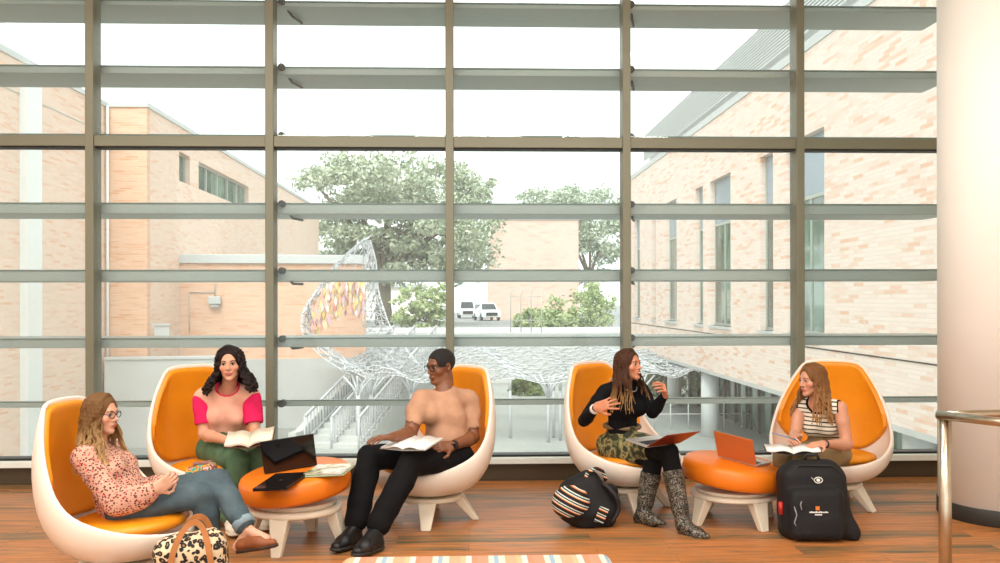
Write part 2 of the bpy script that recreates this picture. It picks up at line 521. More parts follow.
for a, b in zip(mulx, mulx[1:]):
    for z0, z1 in ((yz(455.4), zt0 + 0.004), (zt1 + 0.005, CEIL)):
        bm = nb(); y = D + 0.085
        vs = [bm.verts.new(c) for c in ((a + 0.034, y, z0), (b - 0.034, y, z0), (b - 0.034, y, z1), (a + 0.034, y, z1))]
        bm.faces.new(vs); struct(bmobj('window_%d' % wi, bm, M['glass'])); wi += 1
# sunshade fins outside: deep flat blades carried on brackets
FIN_END = W(937, 300, 7.9).x + 0.22
FY0, FY1 = D + 0.20, D + 0.74
for py, th in ((3.5, 0.05), (68.5, 0.07), (136, 0.035), (203.5, 0.095), (269.5, 0.10), (336.8, 0.085), (-62, 0.05)):
    zc = EYE - (py - 300) / 116.6 * (FY0 / D)
    bm = nb()
    M_ = None
    box(bm, XL, FIN_END, FY0, FY1, zc - th, zc - 0.012)
    struct(bmobj('trim_%d' % k, bm, M['fin'], bevel=0.006)); k += 1
    bm = nb(); box(bm, XL, FIN_END, FY0 - 0.006, FY1, zc - 0.012, zc + 0.0); struct(bmobj('trim_%d' % k, bm, M['finedge'])); k += 1
    for x in (mulx[2], mulx[4]):
        bm = nb()
        tube(bm, [(x + 0.07, D + 0.16, zc - 0.01), (x + 0.07, D + 0.24, zc - 0.01)], 0.03, 12)
        tube(bm, [(x + 0.07, D + 0.2, zc - 0.01), (x + 0.12, D + 0.4, zc - th - 0.02), (x + 0.17, D + 0.6, zc - th - 0.02)], 0.012, 8)
        struct(bmobj('trim_%d' % k, bm, M['gasket'])); k += 1
# thin round guard rail outside at knee height
zc = yz(404.3)
bm = nb(); box(bm, XL, FIN_END, D + 0.2, D + 0.245, zc - 0.028, zc + 0.018)
struct(bmobj('trim_%d' % k, bm, M['fin'], bevel=0.006)); k += 1
bm = nb(); box(bm, XL, FIN_END, D + 0.195, D + 0.245, zc + 0.018, zc + 0.026); struct(bmobj('trim_%d' % k, bm, M['finedge'])); k += 1
for x in (mulx[2], mulx[4]):
    bm = nb(); tube(bm, [(x + 0.07, D + 0.14, zc), (x + 0.07, D + 0.24, zc)], 0.032, 12); struct(bmobj('trim_%d' % k, bm, M['gasket'])); k += 1

# round column ------------------------------------------------------
c = W(500 + 900 * 3.61 / 6.45, 300, 6.45)
t = thing('round_column', 'thick white round column with a dark band at its foot, at the right edge', 'column', (c.x, c.y, 0))
bm = nb(); lathe(bm, [(0, 0.1), (0.43, 0.1), (0.43, CEIL), (0, CEIL)], 96); bmobj('shaft', bm, M['column'], t)
bm = nb(); lathe(bm, [(0, 0), (0.434, 0), (0.438, 0.004), (0.438, 0.108), (0.434, 0.112), (0, 0.112)], 96); bmobj('base_band', bm, M['rubber'], t)

# steel handrail ------------------------------------------------------
p = W(945, 415, 4.3)
t = thing('steel_handrail', 'brushed steel pipe handrail with one post in front of the white column', 'handrail', (p.x, p.y, 0))
h = p.z
bm = nb(); tube(bm, [(0, 0, 0.004), (0, 0, h - 0.02)], 0.0285, 20); bmobj('post', bm, M['steel'], t)
bm = nb(); tube(bm, [(0, 0, 0), (0, 0, 0.008)], 0.055, 24); bmobj('foot_plate', bm, M['steel'], t)
bm = nb(); tube(bm, [(-0.03, 0, h), (0.15, 0.02, h), (1.25, 0.12, h)], 0.021, 16); bmobj('top_rail', bm, M['steel'], t)
bm = nb(); tube(bm, [(-0.03, 0.01, h), (0.12, -0.25, h - 0.001), (0.75, -1.5, h - 0.001)], 0.021, 16); bmobj('side_rail', bm, M['steel'], t)

# striped bench in the foreground ------------------------------------------------------
def stripe_mat():
    n = N('striped_upholstery'); x, y, z = n.sep(n.co())
    u = n.math('FRACT', n.math('MULTIPLY', x, 4.2))
    c = n.ramp(u, [(0, srgb(220, 138, 108)), (0.2, srgb(214, 200, 182)), (0.3, srgb(140, 168, 184)), (0.38, srgb(216, 200, 180)), (0.5, srgb(214, 156, 120)), (0.7, srgb(190, 170, 130)), (0.8, srgb(214, 204, 190)), (0.9, srgb(222, 130, 98))], 'CONSTANT')
    n.set(c, 0.85); n.bump(n.noise(n.co(), 400, 2), 0.2, 0.001); return n.m
M['stripe'] = stripe_mat()
c0 = W(342, 555, 3.9); c1 = W(612, 555, 3.9)
bx, by, bl = (c0.x + c1.x) / 2, c0.y - 0.26, (c1.x - c0.x)
t = thing('striped_bench', 'low upholstered bench with pastel peach and grey stripes in the foreground', 'bench', (bx, by, 0), R(0))
bm = nb(); box(bm, -bl / 2, bl / 2, -0.27, 0.27, 0.30, c0.z - 0.002); bmobj('seat', bm, M['stripe'], t, smooth=True, bevel=0.045, seg=5)
bm = nb(); box(bm, -bl / 2 + 0.03, bl / 2 - 0.03, -0.24, 0.24, 0.2, 0.31); bmobj('seat_base', bm, M['base'], t, bevel=0.01)
for sx in (-1, 1):
    for sy in (-1, 1):
        bm = nb(); tube(bm, [(sx * (bl / 2 - 0.1), sy * 0.17, 0.21), (sx * (bl / 2 - 0.07), sy * 0.2, 0)], [0.028, 0.018], 14); bmobj('leg', bm, M['base'], t)

# ------------------------------------------------------------------ lounge chairs and ottomans
RIM = [(0, -.40, .36), (.16, -.385, .365), (.29, -.30, .385), (.385, -.15, .42), (.435, .02, .49), (.435, .13, .585), (.40, .215, .73), (.335, .285, .88), (.255, .335, 1.01), (.205, .36, 1.06), (.13, .375, 1.078), (0, .38, 1.082)]
def rim_points(n):
    full = [Vector(p) for p in RIM] + [Vector((-x, y, z)) for x, y, z in RIM[-2:0:-1]]
    m = len(full); out = []
    # arc-length even Catmull-Rom
    dense = []
    for i in range(m):
        p0, p1, p2, p3 = full[i - 1], full[i], full[(i + 1) % m], full[(i + 2) % m]
        for q in range(12):
            t = q / 12
            dense.append(0.5 * ((2 * p1) + (p2 - p0) * t + (2 * p0 - 5 * p1 + 4 * p2 - p3) * t * t + (3 * p1 - p0 - 3 * p2 + p3) * t ** 3))
    L = [0]
    for i in range(1, len(dense) + 1): L.append(L[-1] + (dense[i % len(dense)] - dense[i - 1]).length)
    for k_ in range(n):
        s = L[-1] * k_ / n; j = max(i for i in range(len(L)) if L[i] <= s)
        f = (s - L[j]) / (L[j + 1] - L[j]); out.append(dense[j].lerp(dense[(j + 1) % len(dense)], f))
    return out
def rib(P, t):
    o = Vector((P.x, P.y, 0)); r = o.length; o.normalize(); L = P.z - 0.2
    B = o * 0.155 + Vector((0, 0, 0.2))
    C1 = P + o * (0.125 * L) - Vector((0, 0, 0.40 * L)); C2 = B + o * (0.15 + 0.2 * L) + Vector((0, 0, 0.0))
    s = 1 - t
    return P * s ** 3 + C1 * 3 * s * s * t + C2 * 3 * s * t * t + B * t ** 3
NR = 64
RP = rim_points(NR)
def shell_bm():
    bm = nb(); rows = []
    for P in RP: rows.append([bm.verts.new(rib(P, j / 12)) for j in range(13)])
    for i in range(NR):
        a, b = rows[i], rows[(i + 1) % NR]
        for j in range(12): bm.faces.new((a[j], b[j], b[j + 1], a[j + 1])).smooth = True
    bm.faces.new([rows[i][12] for i in range(NR)])
    return bm
def back_pad_bm():
    bm = nb()
    ids = [i for i in range(NR) if RP[i].z > 0.66]
    lo, hi = min(ids), max(ids)
    rows = []
    NV = 12
    for i in range(lo, hi + 1):
        P = RP[i]
        e = min(1, (i - lo) / 9.0, (hi - i) / 9.0)         # rounds the lower corners
        ztarget = 0.37 + 0.22 * (1 - e) ** 1.6
        te = 0.95
        for q in range(200):
            if rib(P, q / 200).z < ztarget: te = q / 200; break
        t0 = 0.014
        te = max(te, t0 + 0.05)
        row = []
        for j in range(NV + 1):
            t = t0 + (te - t0) * j / NV
            p = rib(P, t); d1 = rib(P, min(1, t + 0.01)) - rib(P, max(0, t - 0.01))
            i2 = (i + 1) % NR; i1 = (i - 1) % NR
            d2 = rib(RP[i2], t) - rib(RP[i1], t)
            nn = d1.cross(d2).normalized()
            if nn.dot(Vector((0, 0.0, 0.7)) - p) < 0: nn = -nn
            row.append(bm.verts.new(p + nn * 0.032))
        rows.append(row)
    for a, b in zip(rows, rows[1:]):
        for j in range(NV): bm.faces.new((a[j], b[j], b[j + 1], a[j + 1])).smooth = True
    return bm
def leg_mesh(r0, r1, z0, wt, wb):
    bm = nb()
    # a flat cast leg: wide at the ring, narrow at the floor, splayed outwards along -y
    pr = [(-r0 + 0.05, z0), (-r0 - 0.035, z0), (-r1 - 0.012, 0.0), (-r1 + 0.035, 0.0)]
    ws = [wt, wt, wb, wb]
    A = [bm.verts.new((-w_ / 2, y, z)) for (y, z), w_ in zip(pr, ws)]; B = [bm.verts.new((w_ / 2, y, z)) for (y, z), w_ in zip(pr, ws)]
    bm.faces.new(A[::-1]); bm.faces.new(B)
    for i in range(4): bm.faces.new((A[i], A[(i + 1) % 4], B[(i + 1) % 4], B[i]))
    return bm
def make_chair():
    t = thing('egg_lounge_chair', 'x', 'lounge chair')
    o = bmobj('shell', shell_bm(), M['shell'], t, smooth=True)
    # solidify inwards: flip so that normals point outwards first
    m = o.modifiers.new('thick', 'SOLIDIFY'); m.thickness = 0.024; m.offset = -1; m.use_even_offset = False
    b = o.modifiers.new('bev', 'BEVEL'); b.width = 0.012; b.segments = 3; b.limit_method = 'ANGLE'; b.angle_limit = R(50)
    o = bmobj('back_pad', back_pad_bm(), M['leather'], t, smooth=True)
    m = o.modifiers.new('thick', 'SOLIDIFY'); m.thickness = 0.05; m.offset = 0
    s = o.modifiers.new('sub', 'SUBSURF'); s.levels = 2; s.render_levels = 2
    bm = nb()
    pr = [(0, 0.33), (0.24, 0.33), (0.315, 0.345), (0.335, 0.372), (0.325, 0.395), (0.27, 0.412), (0.15, 0.42), (0, 0.42)]
    lathe(bm, pr, 56, Matrix.Translation((0, -0.045, 0.005)) @ Euler((R(-3), 0, 0)).to_matrix().to_4x4(), 1.0, 0.98)
    bmobj('seat_pad', bm, M['leather'], t, smooth=True)
    bm = nb(); lathe(bm, [(0, 0.185), (0.175, 0.185), (0.18, 0.19), (0.18, 0.205), (0, 0.205)], 48); bmobj('swivel_plate', bm, M['steel'], t)
    bm = nb(); lathe(bm, [(0.12, 0.150), (0.225, 0.150), (0.235, 0.158), (0.235, 0.178), (0.225, 0.186), (0.12, 0.186), (0.12, 0.150)], 56); bmobj('base_ring', bm, M['base'], t, smooth=True, bevel=0.003)
    for q in range(4):
        o = bmobj('leg', leg_mesh(0.20, 0.335, 0.165, 0.125, 0.068), M['base'], t, bevel=0.008); o.rotation_euler = (0, 0, R(45 + 90 * q))
    return t
def make_ottoman():
    t = thing('round_ottoman', 'x', 'ottoman')
    bm = nb()
    pr = [(0, 0.295), (0.30, 0.295), (0.335, 0.303), (0.347, 0.325), (0.351, 0.36), (0.348, 0.405), (0.335, 0.430), (0.305, 0.442), (0, 0.446)]
    lathe(bm, pr, 72); bmobj('cushion', bm, M['leather_deep'], t, smooth=True)
    bm = nb(); lathe(bm, [(0, 0.255), (0.25, 0.255), (0.26, 0.265), (0.26, 0.286), (0, 0.286)], 56); bmobj('swivel_plate', bm, M['base'], t, smooth=True, bevel=0.003)
    bm = nb(); lathe(bm, [(0.17, 0.215), (0.285, 0.215), (0.295, 0.225), (0.295, 0.243), (0.28, 0.255), (0.17, 0.255), (0.17, 0.215)], 56); bmobj('base_ring', bm, M['base'], t, smooth=True, bevel=0.003)
    for q in range(4):
        o = bmobj('leg', leg_mesh(0.25, 0.325, 0.235, 0.125, 0.058), M['base'], t, bevel=0.008); o.rotation_euler = (0, 0, R(90 * q))
    return t
def copy_tree(o, parent=None):
    c_ = o.copy(); COL.objects.link(c_); c_.parent = parent
    for ch in list(o.children): copy_tree(ch, c_)
    return c_
chair0 = make_chair()
CH = []
specs = [(124, 4.86, 84, 'egg-shaped orange and white lounge chair at far left, under the woman in the floral blouse'),
         (217, 6.42, 46, 'egg-shaped orange and white lounge chair under the woman in pink sleeves'),
         (430, 6.38, -48, 'egg-shaped orange and white lounge chair under the man in the tan shirt'),
         (626, 6.70, 42, 'egg-shaped orange and white lounge chair under the woman in black with boots'),
         (829, 6.80, -24, 'egg-shaped orange and white lounge chair at far right, under the woman in the striped top')]
for i, (px, z, rot, lb) in enumerate(specs):
    o = chair0 if i == 0 else copy_tree(chair0)
    p = W(px, 300, z); o.location = (p.x, p.y, 0); o.rotation_euler = (0, 0, R(rot) - YAW)
    o.scale = (1, 1, 1)
    tag(o, lb, 'lounge chair', 'egg lounge chairs along the window'); CH.append(o)
CH[0].scale = (0.96, 0.95, CHAIR_A_LOW)
for o, a in zip(CH, (45, 10, 2, 12, 24)):      # the swivelling bases point their own way
    for ch in o.children:
        if ch.name.startswith('leg'): ch.rotation_euler.z += R(a)
ott0 = make_ottoman(); OT = []
for i, (px, z, rot, lb) in enumerate([(295, 5.73, 4, 'round orange leather ottoman holding the black laptops and a magazine'),
                                      (733, 6.3, 22, 'round orange leather ottoman holding only the laptop with the orange-tinted lid')]):
    o = ott0 if i == 0 else copy_tree(ott0)
    p = W(px, 300, z); o.location = (p.x, p.y, 0); o.rotation_euler = (0, 0, R(rot) - YAW)
    tag(o, lb, 'ottoman', 'orange round ottomans'); OT.append(o)
# the ottoman cushions tilt on their swivels
OTOP = []
for o, (tx, ty, drop) in zip(OT, ((5.0, -6.0, 0.0), (3.0, 6.0, 0.048))):
    o.rotation_euler = (0, 0, -YAW)
    Tm = Matrix.Translation((0, 0, 0.405 - drop)) @ Euler((R(tx), R(ty), 0)).to_matrix().to_4x4()
    for ch in o.children:
        if ch.name.startswith('cushion'): ch.matrix_local = Tm @ Matrix.Translation((0, 0, -0.375))
        else: ch.scale.z = 1 - drop / 0.285
        if ch.name.startswith('leg'): ch.rotation_euler.z += R(-8 if o is OT[0] else 24)
    OTOP.append(Matrix.Translation(o.location) @ Euler((0, 0, -YAW)).to_matrix().to_4x4() @ Tm @ Matrix.Translation((0, 0, 0.0715)))
# ------------------------------------------------------------------ outside
GR = -3.2      # courtyard level, one storey down
UP = -0.45     # street level beyond the courtyard
M['brickR'] = brick('cream_brick_right', 'Y', srgb(222, 198, 180), srgb(232, 216, 204), srgb(224, 182, 156), srgb(216, 204, 192), 0.46, 0.085)
M['brickL'] = brick('pale_brick_left', 'Y', srgb(216, 184, 164), srgb(228, 202, 184), srgb(222, 178, 150), srgb(218, 202, 188), 0.42, 0.08)
M['brickF'] = brick('orange_brick', 'X', srgb(206, 158, 128), srgb(222, 182, 154), srgb(212, 158, 122), srgb(218, 196, 174), 0.42, 0.08)
M['concrete'] = plain('pale_concrete', srgb(190, 192, 188), 0.85, var=0.06, scale=0.9)
M['paving'] = plain('pale_paving', srgb(150, 154, 148), 0.8, var=0.14, scale=0.35)
M['coping'] = plain('pale_metal_coping', srgb(190, 194, 192), 0.5, 0.1, var=0.03)
M['winframe'] = plain('window_frame_grey', srgb(176, 182, 172), 0.5, 0.1)
M['spandrel'] = plain('blue_grey_spandrel_panel', srgb(150, 164, 176), 0.25, 0.0, var=0.03, scale=0.6)
def darkglass():
    n = N('dark_green_glazing')
    n.set(n.ramp(n.noise(n.map(scale=(1, 1, 0.3)), 1.4, 4), [(0.35, srgb(44, 62, 54)), (0.6, srgb(110, 138, 122))]), 0.06)
    n.b.inputs['Specular IOR Level'].default_value = 0.9
    return n.m
M['dglass'] = darkglass()
M['wpaint'] = plain('white_painted_metal', srgb(222, 226, 224), 0.4, var=0.02)
M['lattice'] = plain('white_lattice_metal', srgb(196, 200, 202), 0.5, var=0.03)
M['asphalt'] = plain('pale_asphalt', srgb(140, 142, 140), 0.9, var=0.08, scale=0.4)
M['grass'] = plain('dry_grass', srgb(168, 178, 128), 0.95, var=0.15, scale=0.6)

bm = nb(); box(bm, -40, 40, D + 1.2, 52, GR - 0.4, GR); struct(bmobj('courtyard_paving', bm, M['paving']))
bm = nb(); box(bm, -90, 120, 52, 320, UP - 4, UP); struct(bmobj('street_ground', bm, M['asphalt']))
bm = nb(); box(bm, -13, 60, 51.6, 52.0, GR, UP + 0.12); struct(bmobj('retaining_wall', bm, M['concrete']))
bm = nb(); box(bm, -6.5, 30, 54, 54.15, UP, UP + 0.35); struct(bmobj('white_boundary_fence', bm, M['wpaint']))

# right wing: brick wall running away from us, raised on round columns
X0 = 8.0
def xr(px): return X0 * 900 / (px - 468.6)     # distance along Y where the wall plane meets that pixel column
zs, zr = EYE - .295 * X0, EYE + .735 * X0
wt = thing('brick_wing', 'long cream brick building on the right, raised on round white columns over the courtyard', 'building', (X0, 12, GR))
ofs = Vector((X0, 12, GR))
def wbox(bm, x0, x1, y0, y1, z0, z1): box(bm, x0 - ofs.x, x1 - ofs.x, y0 - ofs.y, y1 - ofs.y, z0 - ofs.z, z1 - ofs.z)
wins = [(829, 790), (776.5, 763), (733, 712), (705, 697), (678, 667), (657, 653), (641, 635)]
wins = [(xr(a), xr(b)) for a, b in wins]
zh, zl = EYE + .487 * X0, EYE - .105 * X0
zm = EYE + .30 * X0
yend = xr(631)
bm = nb()
wbox(bm, X0, X0 + 0.45, 10, yend, zs, zl); wbox(bm, X0, X0 + 0.45, 10, yend, zh, zr)
prev = 10
for a, b in wins: wbox(bm, X0, X0 + 0.45, prev, a, zl, zh); prev = b
if prev < yend: wbox(bm, X0, X0 + 0.45, prev, yend, zl, zh)
wbox(bm, X0 + 0.45, X0 + 9, yend - 0.3, yend, zs, zr)
bmobj('wall', bm, M['brickR'], wt)
bm = nb(); wbox(bm, X0, X0 + 9, 10, yend, zs - 0.12, zs); bmobj('soffit', bm, M['concrete'], wt)
bm = nb(); wbox(bm, X0 - 0.03, X0 + 9, 10, yend, zr, zr + 0.22); bmobj('roof_coping', bm, M['coping'], wt)
bm = nb(); wbox(bm, X0 - 0.012, X0, 10, yend, EYE - .1425 * X0, EYE - .139 * X0); bmobj('expansion_joint', bm, M['rubber'], wt)
for i, (a, b) in enumerate(wins):
    bm = nb(); f = 0.07
    xa = X0 + 0.16
    wbox(bm, xa, xa + 0.08, a, a + f, zl, zh); wbox(bm, xa, xa + 0.08, b - f, b, zl, zh); wbox(bm, xa, xa + 0.08, a + f, b - f, zm, zm + 0.08); wbox(bm, xa, xa + 0.08, a + f, b - f, zl, zl + 0.08)
    if b - a > 1.3: wbox(bm, xa, xa + 0.08, (a + b) / 2 - 0.03, (a + b) / 2 + 0.03, zl + 0.08, zm)
    fr = bmobj('window_frame', bm, M['winframe'], wt)
    bm = nb(); wbox(bm, xa + 0.03, xa + 0.06, a + f, b - f, zl + 0.08, zm); bmobj('pane', bm, M['dglass'], fr)
    bm = nb(); wbox(bm, xa + 0.02, xa + 0.05, a + f, b - f, zm + 0.08, zh); bmobj('spandrel_panel', bm, M['spandrel'], fr)
    bm = nb(); wbox(bm, X0 - 0.06, X0 + 0.2, a - 0.06, b + 0.06, zl - 0.09, zl); bmobj('window_sill', bm, M['coping'], wt)
# roof screen of horizontal louvres
bm = nb()
for q in range(14):
    z0 = EYE + 8.9 * (.79 + q * 0.0105)
    wbox(bm, 8.9, 8.96, 12, 8.9 * 900 / 176, z0, z0 + 0.055)
bmobj('louvre_screen', bm, M['coping'], wt)
bm = nb(); wbox(bm, 9.2, 9.5, 12, 8.9 * 900 / 176, zr, EYE + 8.9 * .925); bmobj('plant_room_wall', bm, M['wpaint'], wt)
for i, (x, y) in enumerate([(X0 + 0.38, 31.0), (X0 + 0.9, 17.5), (X0 + 3.5, 27.0), (X0 + 1.2, 40)]):
    bm = nb(); tube(bm, [(x - ofs.x, y - ofs.y, 0), (x - ofs.x, y - ofs.y, zs - 0.12 - GR)], 0.31, 28); bmobj('support_column', bm, M['wpaint'], wt)
# glazed ground floor set back under the wing
bm = nb(); yy = 16
while yy < 42:
    wbox(bm, X0 + 2.2, X0 + 2.3, yy, yy + 0.09, GR, zs - 0.1); yy += 1.4
wbox(bm, X0 + 2.2, X0 + 2.3, 16, 42, GR + 2.0, GR + 2.09)
bmobj('ground_floor_frame', bm, M['rubber'], wt)
bm = nb(); wbox(bm, X0 + 2.32, X0 + 2.36, 16, 42, GR, zs - 0.1); bmobj('ground_floor_glazing', bm, M['dglass'], wt)

# left wing: near stretch, set-back stretch with a band of windows
XA, YC, XB = -11.9, 30.0, -10.57
lt = thing('brick_wing', 'pale brick building on the left receding from the window, with a ribbon of upper windows', 'building', (XA, YC, GR))
ofs = Vector((XA, YC, GR))
ztl = EYE + .535 * 11.9
bm = nb(); wbox(bm, XA - 0.4, XA, 13, YC, GR, ztl); wbox(bm, XB - 8, XB - 0.4, YC + 0.3, 64, GR, ztl)
wbox(bm, XB - 0.4, XB, YC + 0.3, 64, GR, EYE + .415 * 10.57); wbox(bm, XB - 0.4, XB, YC + 0.3, 64, EYE + .517 * 10.57, ztl)
def yb(px): return 10.57 * 900 / (468.6 - px)
gap = [(183, 193.5), (202, 251)]
prev = YC + 0.3
for a, b in gap: wbox(bm, XB - 0.4, XB, prev, yb(a), EYE + .415 * 10.57, EYE + .517 * 10.57); prev = yb(b)
wbox(bm, XB - 0.4, XB, prev, 64, EYE + .415 * 10.57, EYE + .517 * 10.57)
bmobj('wall', bm, M['brickL'], lt)
bm = nb(); wbox(bm, XA - 0.4, XB, YC, YC + 0.3, GR, ztl); bmobj('return_wall', bm, M['brickF'], lt)
bm = nb(); wbox(bm, XA - 0.5, XA + 0.05, 13, YC, ztl, ztl + 0.16); wbox(bm, XA, XB + 0.05, YC - 0.05, YC + 0.3, ztl, ztl + 0.16); wbox(bm, XB - 8, XB + 0.05, YC + 0.3, 64.05, ztl, ztl + 0.16); bmobj('roof_coping', bm, M['coping'], lt)
bm = nb(); wbox(bm, XA - 3, XA - 0.3, 13, 25.2, ztl + 0.16, ztl + 0.95); bmobj('rooftop_housing', bm, M['wpaint'], lt)
bm = nb(); wbox(bm, XA, XA + 0.012, 13, YC, EYE + .460 * 11.9, EYE + .463 * 11.9); bmobj('expansion_joint', bm, M['winframe'], lt)
bm = nb(); wbox(bm, XA + 0.0, XA + 0.22, 11.9 * 900 / (468.6 - 28), 11.9 * 900 / (468.6 - 42), GR, ztl - 0.1); bmobj('white_pilaster', bm, M['wpaint'], lt)
tube_b = nb(); tube(tube_b, [(XA + 0.1 - ofs.x, YC - 0.12 - ofs.y, 0), (XA + 0.1 - ofs.x, YC - 0.12 - ofs.y, ztl - GR)], 0.045, 10); bmobj('downpipe', tube_b, M['wpaint'], lt)
for (a, b), nsp in zip(gap, (1, 5)):
    ya, yb_ = yb(a), yb(b)
    bm = nb(); z0, z1 = EYE + .415 * 10.57, EYE + .517 * 10.57
    wbox(bm, XB - 0.3, XB - 0.2, ya, yb_, z0, z0 + 0.06); wbox(bm, XB - 0.3, XB - 0.2, ya, yb_, z1 - 0.06, z1)
    for q in range(nsp + 1):
        y = ya + (yb_ - ya) * q / nsp; y0 = min(max(y - 0.04, ya), yb_ - 0.08); wbox(bm, XB - 0.3, XB - 0.16, y0, y0 + 0.08, z0 + 0.06, z1 - 0.06)
    fr = bmobj('window_frame', bm, M['winframe'], lt)
    bm = nb(); wbox(bm, XB - 0.27, XB - 0.24, ya + 0.05, yb_ - 0.05, z0 + 0.06, z1 - 0.06); bmobj('pane', bm, M['dglass'], fr)

# low orange brick block in front of the left wing
p0, p1 = W(178, 300, 33.0), W(366, 300, 34.0)
ztop = EYE + 45 / 900 * 33
bt = thing('brick_block', 'low orange brick block with a pale flat roof edge and a wall lamp', 'building', (p0.x, p0.y, GR))
ofs = Vector((p0.x, p0.y, GR))
an = math.atan2(p1.y - p0.y, p1.x - p0.x); L = (p1 - p0).length
bt.rotation_euler = (0, 0, an)
def lbox(bm, x0, x1, y0, y1, z0, z1): box(bm, x0, x1, y0, y1, z0 - GR, z1 - GR)
bm = nb(); lbox(bm, 0, L, 0, 5.0, -0.62, ztop - 0.28); bmobj('wall', bm, M['brickF'], bt)
bm = nb(); lbox(bm, -0.12, L + 0.12, -0.12, 5.1, ztop - 0.28, ztop + 0.05); bmobj('roof_edge', bm, M['coping'], bt, bevel=0.02)
bm = nb(); lbox(bm, 0, L, -0.1, 5, GR, -0.62); bmobj('concrete_plinth', bm, M['concrete'], bt)
bm = nb(); lbox(bm, -1.5, 2.6, -3.9, -3.6, GR, -0.35); lbox(bm, -1.5, 2.6, -3.95, -3.55, -0.35, -0.27); bmobj('concrete_wing_wall', bm, M['concrete'], bt)
# wall lamp and its conduit
lx = (W(213.5, 300, 33).x - p0.x)
bm = nb(); lbox(bm, lx - 0.19, lx + 0.24, -0.28, 0, 1.42, 1.7); lbox(bm, lx - 0.12, lx + 0.17, -0.22, -0.02, 1.3, 1.42); bmobj('wall_lamp', bm, M['coping'], bt, bevel=0.02)
bm = nb(); tube(bm, [(lx + 0.02, -0.03, 1.7 - GR), (lx + 0.02, -0.03, 2.4 - GR)], 0.03, 8); tube(bm, [(lx + 0.02, -0.03, 1.85 - GR), (lx - 0.9, -0.03, 1.85 - GR)], 0.018, 8); tube(bm, [(lx - 0.9, -0.03, 1.85 - GR), (lx - 0.9, -0.03, 0.4 - GR)], 0.018, 8); bmobj('conduit', bm, M['winframe'], bt)
# small louvre window at the left of the block on the return wall
p = W(163, 300, 29.7)
bm = nb(); box(bm, -0.24, 0.24, -0.06, 0.0, 0, 0.5); box(bm, -0.30, 0.30, -0.1, 0.0, 0.5, 0.56)
o = bmobj('wall_vent', bm, M['coping'], bevel=0.005); o.location = (p.x, YC, EYE - 40 / 900 * 29.7); tag(o, 'small pale vent box on the orange brick of the left building', 'vent')

# beige windowless building beyond the street
p0, p1 = W(489, 300, 92), W(579, 300, 92)
bt = thing('distant_building', 'pale pink windowless building beyond the parked cars', 'building', (p0.x, p0.y, UP))
hh = EYE + 80 / 900 * 92 - UP
bm = nb(); box(bm, 0, p1.x - p0.x, 0, 6, 0, hh); bmobj('wall', bm, brick('pink_brick', 'X', srgb(212, 176, 160), srgb(218, 184, 168), srgb(210, 168, 150), srgb(218, 194, 182), 0.8, 0.2), bt)
bm = nb(); box(bm, -0.1, p1.x - p0.x + 0.1, -0.1, 6.1, hh, hh + 0.35); bmobj('roof_coping', bm, M['coping'], bt)
p0, p1 = W(452, 300, 140), W(490, 300, 140)
bt = thing('distant_building', 'low white building far behind the parked cars', 'building', (p0.x, p0.y, UP))
bm = nb(); box(bm, 0, p1.x - p0.x, 0, 14, 0, 5.0); bmobj('wall', bm, M['wpaint'], bt)
bm = nb(); box(bm, -0.2, p1.x - p0.x + 0.2, -0.2, 14.1, 5.0, 5.4); bmobj('roof_coping', bm, M['coping'], bt)
p0 = W(352, 300, 92)
bt = thing('distant_building', 'low cream building with a grey roof behind the big tree', 'building', (p0.x, p0.y, UP))
bm = nb(); box(bm, 0, 7.2, 0, 6, 0, 3.3); bmobj('wall', bm, M['white'], bt)
bm = nb(); box(bm, -0.3, 7.5, -0.3, 6.3, 3.3, 3.6); bmobj('roof', bm, M['coping'], bt)

